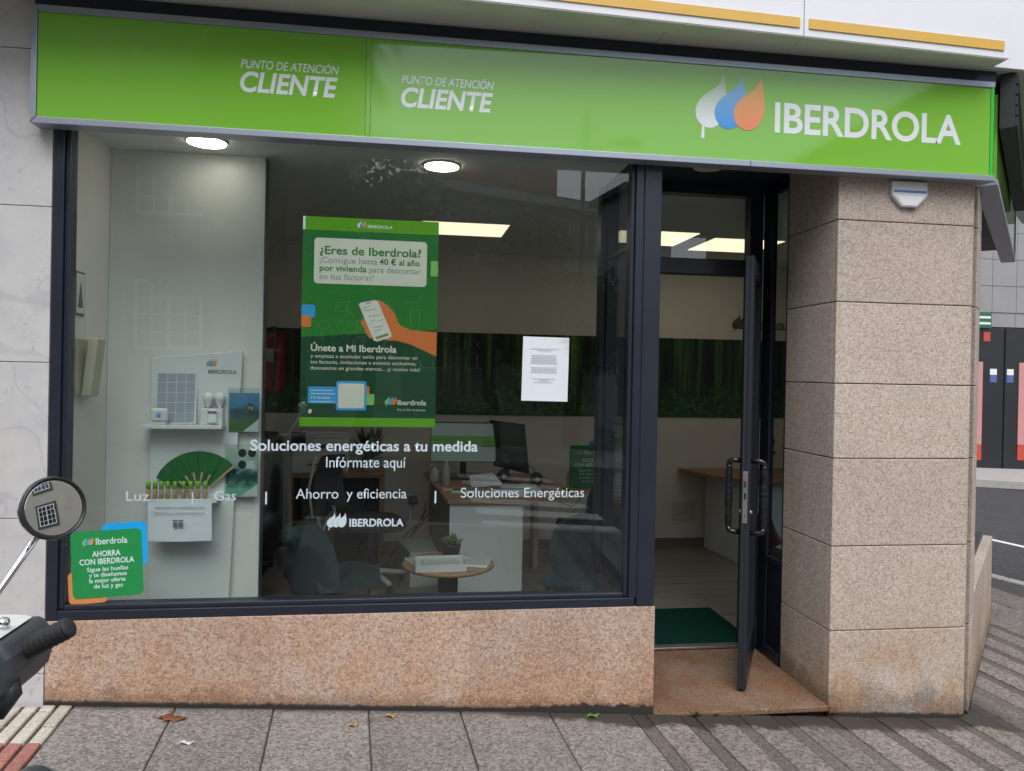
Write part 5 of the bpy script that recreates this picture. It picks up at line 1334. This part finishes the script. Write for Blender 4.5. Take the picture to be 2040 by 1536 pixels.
# ================================================================== BEHIND THE CAMERA (seen as reflections)
def house(name, lab, x0, x1, yf, depth, z1, mat, cols, rows_, wz, ww, wh, pitch, x_first, bars=(2, 3), surround=True, xf=None):
    h = thing(name, lab, 'building')
    MB().box(x0, x1, yf - depth, yf, -3.0, z1).build('wall', mat, h, xf=xf)
    MB().box(x0 - 0.3, x1 + 0.3, yf - depth - .3, yf + 0.35, z1 + 0.001, z1 + 0.25).build('roof', 'surround', h, xf=xf)
    for c_ in range(cols):
        for r_ in range(rows_):
            a, z0 = x_first + c_ * pitch, wz + r_ * 3.1
            w_ = MB().box(a, a + ww, yf + 0.001, yf + 0.03, z0, z0 + wh).build('window', 'far_glass', h, xf=xf)
            fm = MB(); t_ = 0.07
            fm.box(a, a + t_, yf + .031, yf + .08, z0, z0 + wh).box(a + ww - t_, a + ww, yf + .031, yf + .08, z0, z0 + wh)
            fm.box(a + t_, a + ww - t_, yf + .031, yf + .08, z0, z0 + t_).box(a + t_, a + ww - t_, yf + .031, yf + .08, z0 + wh - t_, z0 + wh)
            for i in range(1, bars[0]): fm.box(a + ww * i / bars[0] - .04, a + ww * i / bars[0] + .04, yf + .031, yf + .078, z0 + t_, z0 + wh - t_)
            for i in range(1, bars[1]): fm.box(a + t_, a + ww - t_, yf + .031, yf + .06, z0 + wh * i / bars[1] - .018, z0 + wh * i / bars[1] + .018)
            if bars[1] > 2:
                for i in range(bars[0]):
                    q = a + ww * (i + .5) / bars[0]; fm.box(q - .018, q + .018, yf + .031, yf + .058, z0 + t_, z0 + wh - t_)
            fm.build('frame', 'window_white', w_, xf=xf)
            if surround:
                sm = MB().box(a - .2, a - .005, yf + .001, yf + .05, z0 - .2, z0 + wh + .2).box(a + ww + .005, a + ww + .2, yf + .001, yf + .05, z0 - .2, z0 + wh + .2)
                sm.box(a - .005, a + ww + .005, yf + .001, yf + .05, z0 + wh + .005, z0 + wh + .2).box(a - .005, a + ww + .005, yf + .001, yf + .05, z0 - .2, z0 - .005)
                sm.build('surround', 'surround', w_, xf=xf)
    return h
house('apartment_block', 'beige rendered block with white barred windows, opposite the shop', -24, -1.4, -15.0, 9, 11.8, 'stucco', 8, 3, 2.05, 1.5, 1.6, 2.75, -22.6, bars=(2, 4))
xfc = Matrix.Translation((5.5, -33, 0)) @ Matrix.Rotation(R(-24), 4, 'Z')
hc = house('corner_block', 'grey block with red attic and white balconies, beyond the trees', -6.0, 6.5, 0, 9, 10.2, 'stucco_grey', 5, 3, 1.8, 1.3, 1.4, 2.3, -5.2, bars=(2, 1), surround=False, xf=xfc)
MB().box(-2.0, 2.6, -6.0, -0.6, 10.46, 12.2).build('attic', 'brick_red', hc, xf=xfc)
for k_ in range(3): MB().box(-5.8, 6.4, 0.36, 0.9, 3.6 + k_ * 3.1, 4.0 + k_ * 3.1).build('balcony', 'stucco_pale', hc, xf=xfc)
xfr = Matrix.Translation((14.0, -16.5, 0)) @ Matrix.Rotation(R(90), 4, 'Z')
house('terrace_block', 'brown rendered terrace with white barred windows at the side of the square', -10, 13, 0, 8, 9.2, 'stucco', 7, 3, 0.4, 1.5, 1.7, 3.0, -9, bars=(2, 4), xf=xfr)
xfp_ = Matrix.Translation((9.0, -24, 0)) @ Matrix.Rotation(R(-8), 4, 'Z')
house('white_tower', 'narrow white stair tower between the corner block and the terrace', -0.8, 1.6, 0, 3, 8.5, 'stucco_pale', 1, 2, 2.0, 1.0, 1.4, 2.0, -0.2, bars=(2, 1), surround=False, xf=xfp_)

def tree(name, lab, x_, y_, h_, r_, n_, seed, grp='trees opposite the shop'):
    t_ = thing(name, lab, 'tree', grp)
    rnd = random.Random(seed); z0 = GR(x_) - 0.1
    tr_ = MB(); top = Vector((x_ + rnd.uniform(-.4, .4), y_, z0 + h_ * 0.55))
    base = Vector((x_, y_, z0))
    tr_.tube([base, base.lerp(top, .3) + Vector((.05, .03, 0)), base.lerp(top, .7), top], [0.22, 0.17, 0.13, 0.09], 10)
    tips = []
    for i in range(9):
        a = i * 0.7 + rnd.uniform(-.3, .3); st_ = base.lerp(top, rnd.uniform(.5, 1.0))
        e_ = st_ + Vector((math.cos(a) * r_ * rnd.uniform(.4, .8), math.sin(a) * r_ * rnd.uniform(.4, .8), h_ * rnd.uniform(.08, .36)))
        tr_.tube([st_, st_.lerp(e_, .5) + Vector((0, 0, .15)), e_], [0.07, 0.045, 0.02], 7); tips.append(e_)
    tr_.build('trunk', 'bark', t_)
    cl_ = [(tips[i % len(tips)] + Vector((rnd.gauss(0, .4), rnd.gauss(0, .4), rnd.gauss(0, .35))) * (r_ / 2.2), rnd.uniform(.45, .95) * r_ / 2.4) for i in range(26)]
    lv_ = MB()
    for i in range(n_):
        c_, q = cl_[rnd.randrange(len(cl_))]
        d_ = Vector((rnd.gauss(0, 1), rnd.gauss(0, 1), rnd.gauss(0, .8))).normalized() * q * rnd.uniform(.35, 1.0) ** .5
        p_ = c_ + d_; u = Vector((rnd.gauss(0, 1), rnd.gauss(0, 1), rnd.gauss(0, 1))).normalized(); v = u.cross(Vector((rnd.gauss(0, 1), rnd.gauss(0, 1), rnd.gauss(0, 1)))).normalized()
        s_ = rnd.uniform(.07, .15)
        lv_.add([p_ - u * s_, p_ + v * s_ * .5, p_ + u * s_, p_ - v * s_ * .5], [(0, 1, 2, 3)])
    lv_.build('crown', 'leaves', t_)
tree('plane_tree', 'broad leafy tree in front of the beige block, left of the palm', -3.0, -13.2, 8.2, 2.2, 4600, 1)
tree('plane_tree', 'broad leafy tree near the palm across the street', -0.9, -13.0, 6.4, 2.6, 6000, 2)
tree('plane_tree', 'broad leafy tree in the middle of the square opposite', 2.1, -14.0, 5.3, 2.6, 6000, 3)
tree('plane_tree', 'smaller leafy tree on the right of the square opposite', 4.6, -17.0, 5.6, 2.2, 4200, 4)
tree('plane_tree', 'low leafy tree between lamp post and terrace block', 6.6, -19.0, 4.6, 1.5, 2600, 5)
# palm
pm = thing('palm_tree', 'tall palm with drooping fronds across the street', 'tree')
bx_, by_, bz_ = -2.0, -10.6, 8.3
MB().tube([(bx_, by_, -0.1), (bx_ + .1, by_, 3.4), (bx_, by_, bz_)], [0.26, 0.2, 0.2], 14).build('trunk', 'bark', pm)
rnd = random.Random(9)
for i in range(26):
    a = i * 2.399; el = rnd.uniform(0.1, 1.1); L_ = rnd.uniform(2.0, 2.7); m_ = MB(); pts = []
    for j in range(11):
        u = j / 10; rr_ = L_ * u * (1 - .18 * u); pts.append(Vector((bx_ + math.cos(a) * rr_, by_ + math.sin(a) * rr_, bz_ + el * L_ * u * .75 - 1.75 * u * u)))
    for p_, q in zip(pts[:-1], pts[1:]):
        for kk in range(4):
            c_ = p_.lerp(q, kk / 4); dr = (q - p_).normalized(); sd = dr.cross(Vector((0, 0, 1))).normalized()
            for sgn in (-1, 1):
                e_ = c_ + sd * sgn * .38 + dr * .22 - Vector((0, 0, .22)); w_ = dr * .035
                m_.add([c_ - w_, c_ + w_, e_], [(0, 1, 2)])
    m_.tube(pts, [0.03 - 0.0022 * j for j in range(11)], 5)
    m_.build('frond', 'palm_leaf', pm)
lp = thing('street_lamp', 'tall street lamp with one arm on the square opposite', 'street lamp')
lx, ly = 4.75, -16.6
MB().tube([(lx, ly, -0.5), (lx, ly, 8.6)], [0.09, 0.055], 12).build('post', 'shell_grey', lp)
MB().tube([(lx, ly, 7.55), (lx + .5, ly, 7.85), (lx + .9, ly, 7.9)], 0.035, 8).build('arm', 'shell_grey', lp)
MB().box(lx + .85, lx + 1.55, ly - .13, ly + .13, 7.86, 7.96).build('lamp_head', 'shell_grey', lp, bevel=0.03)
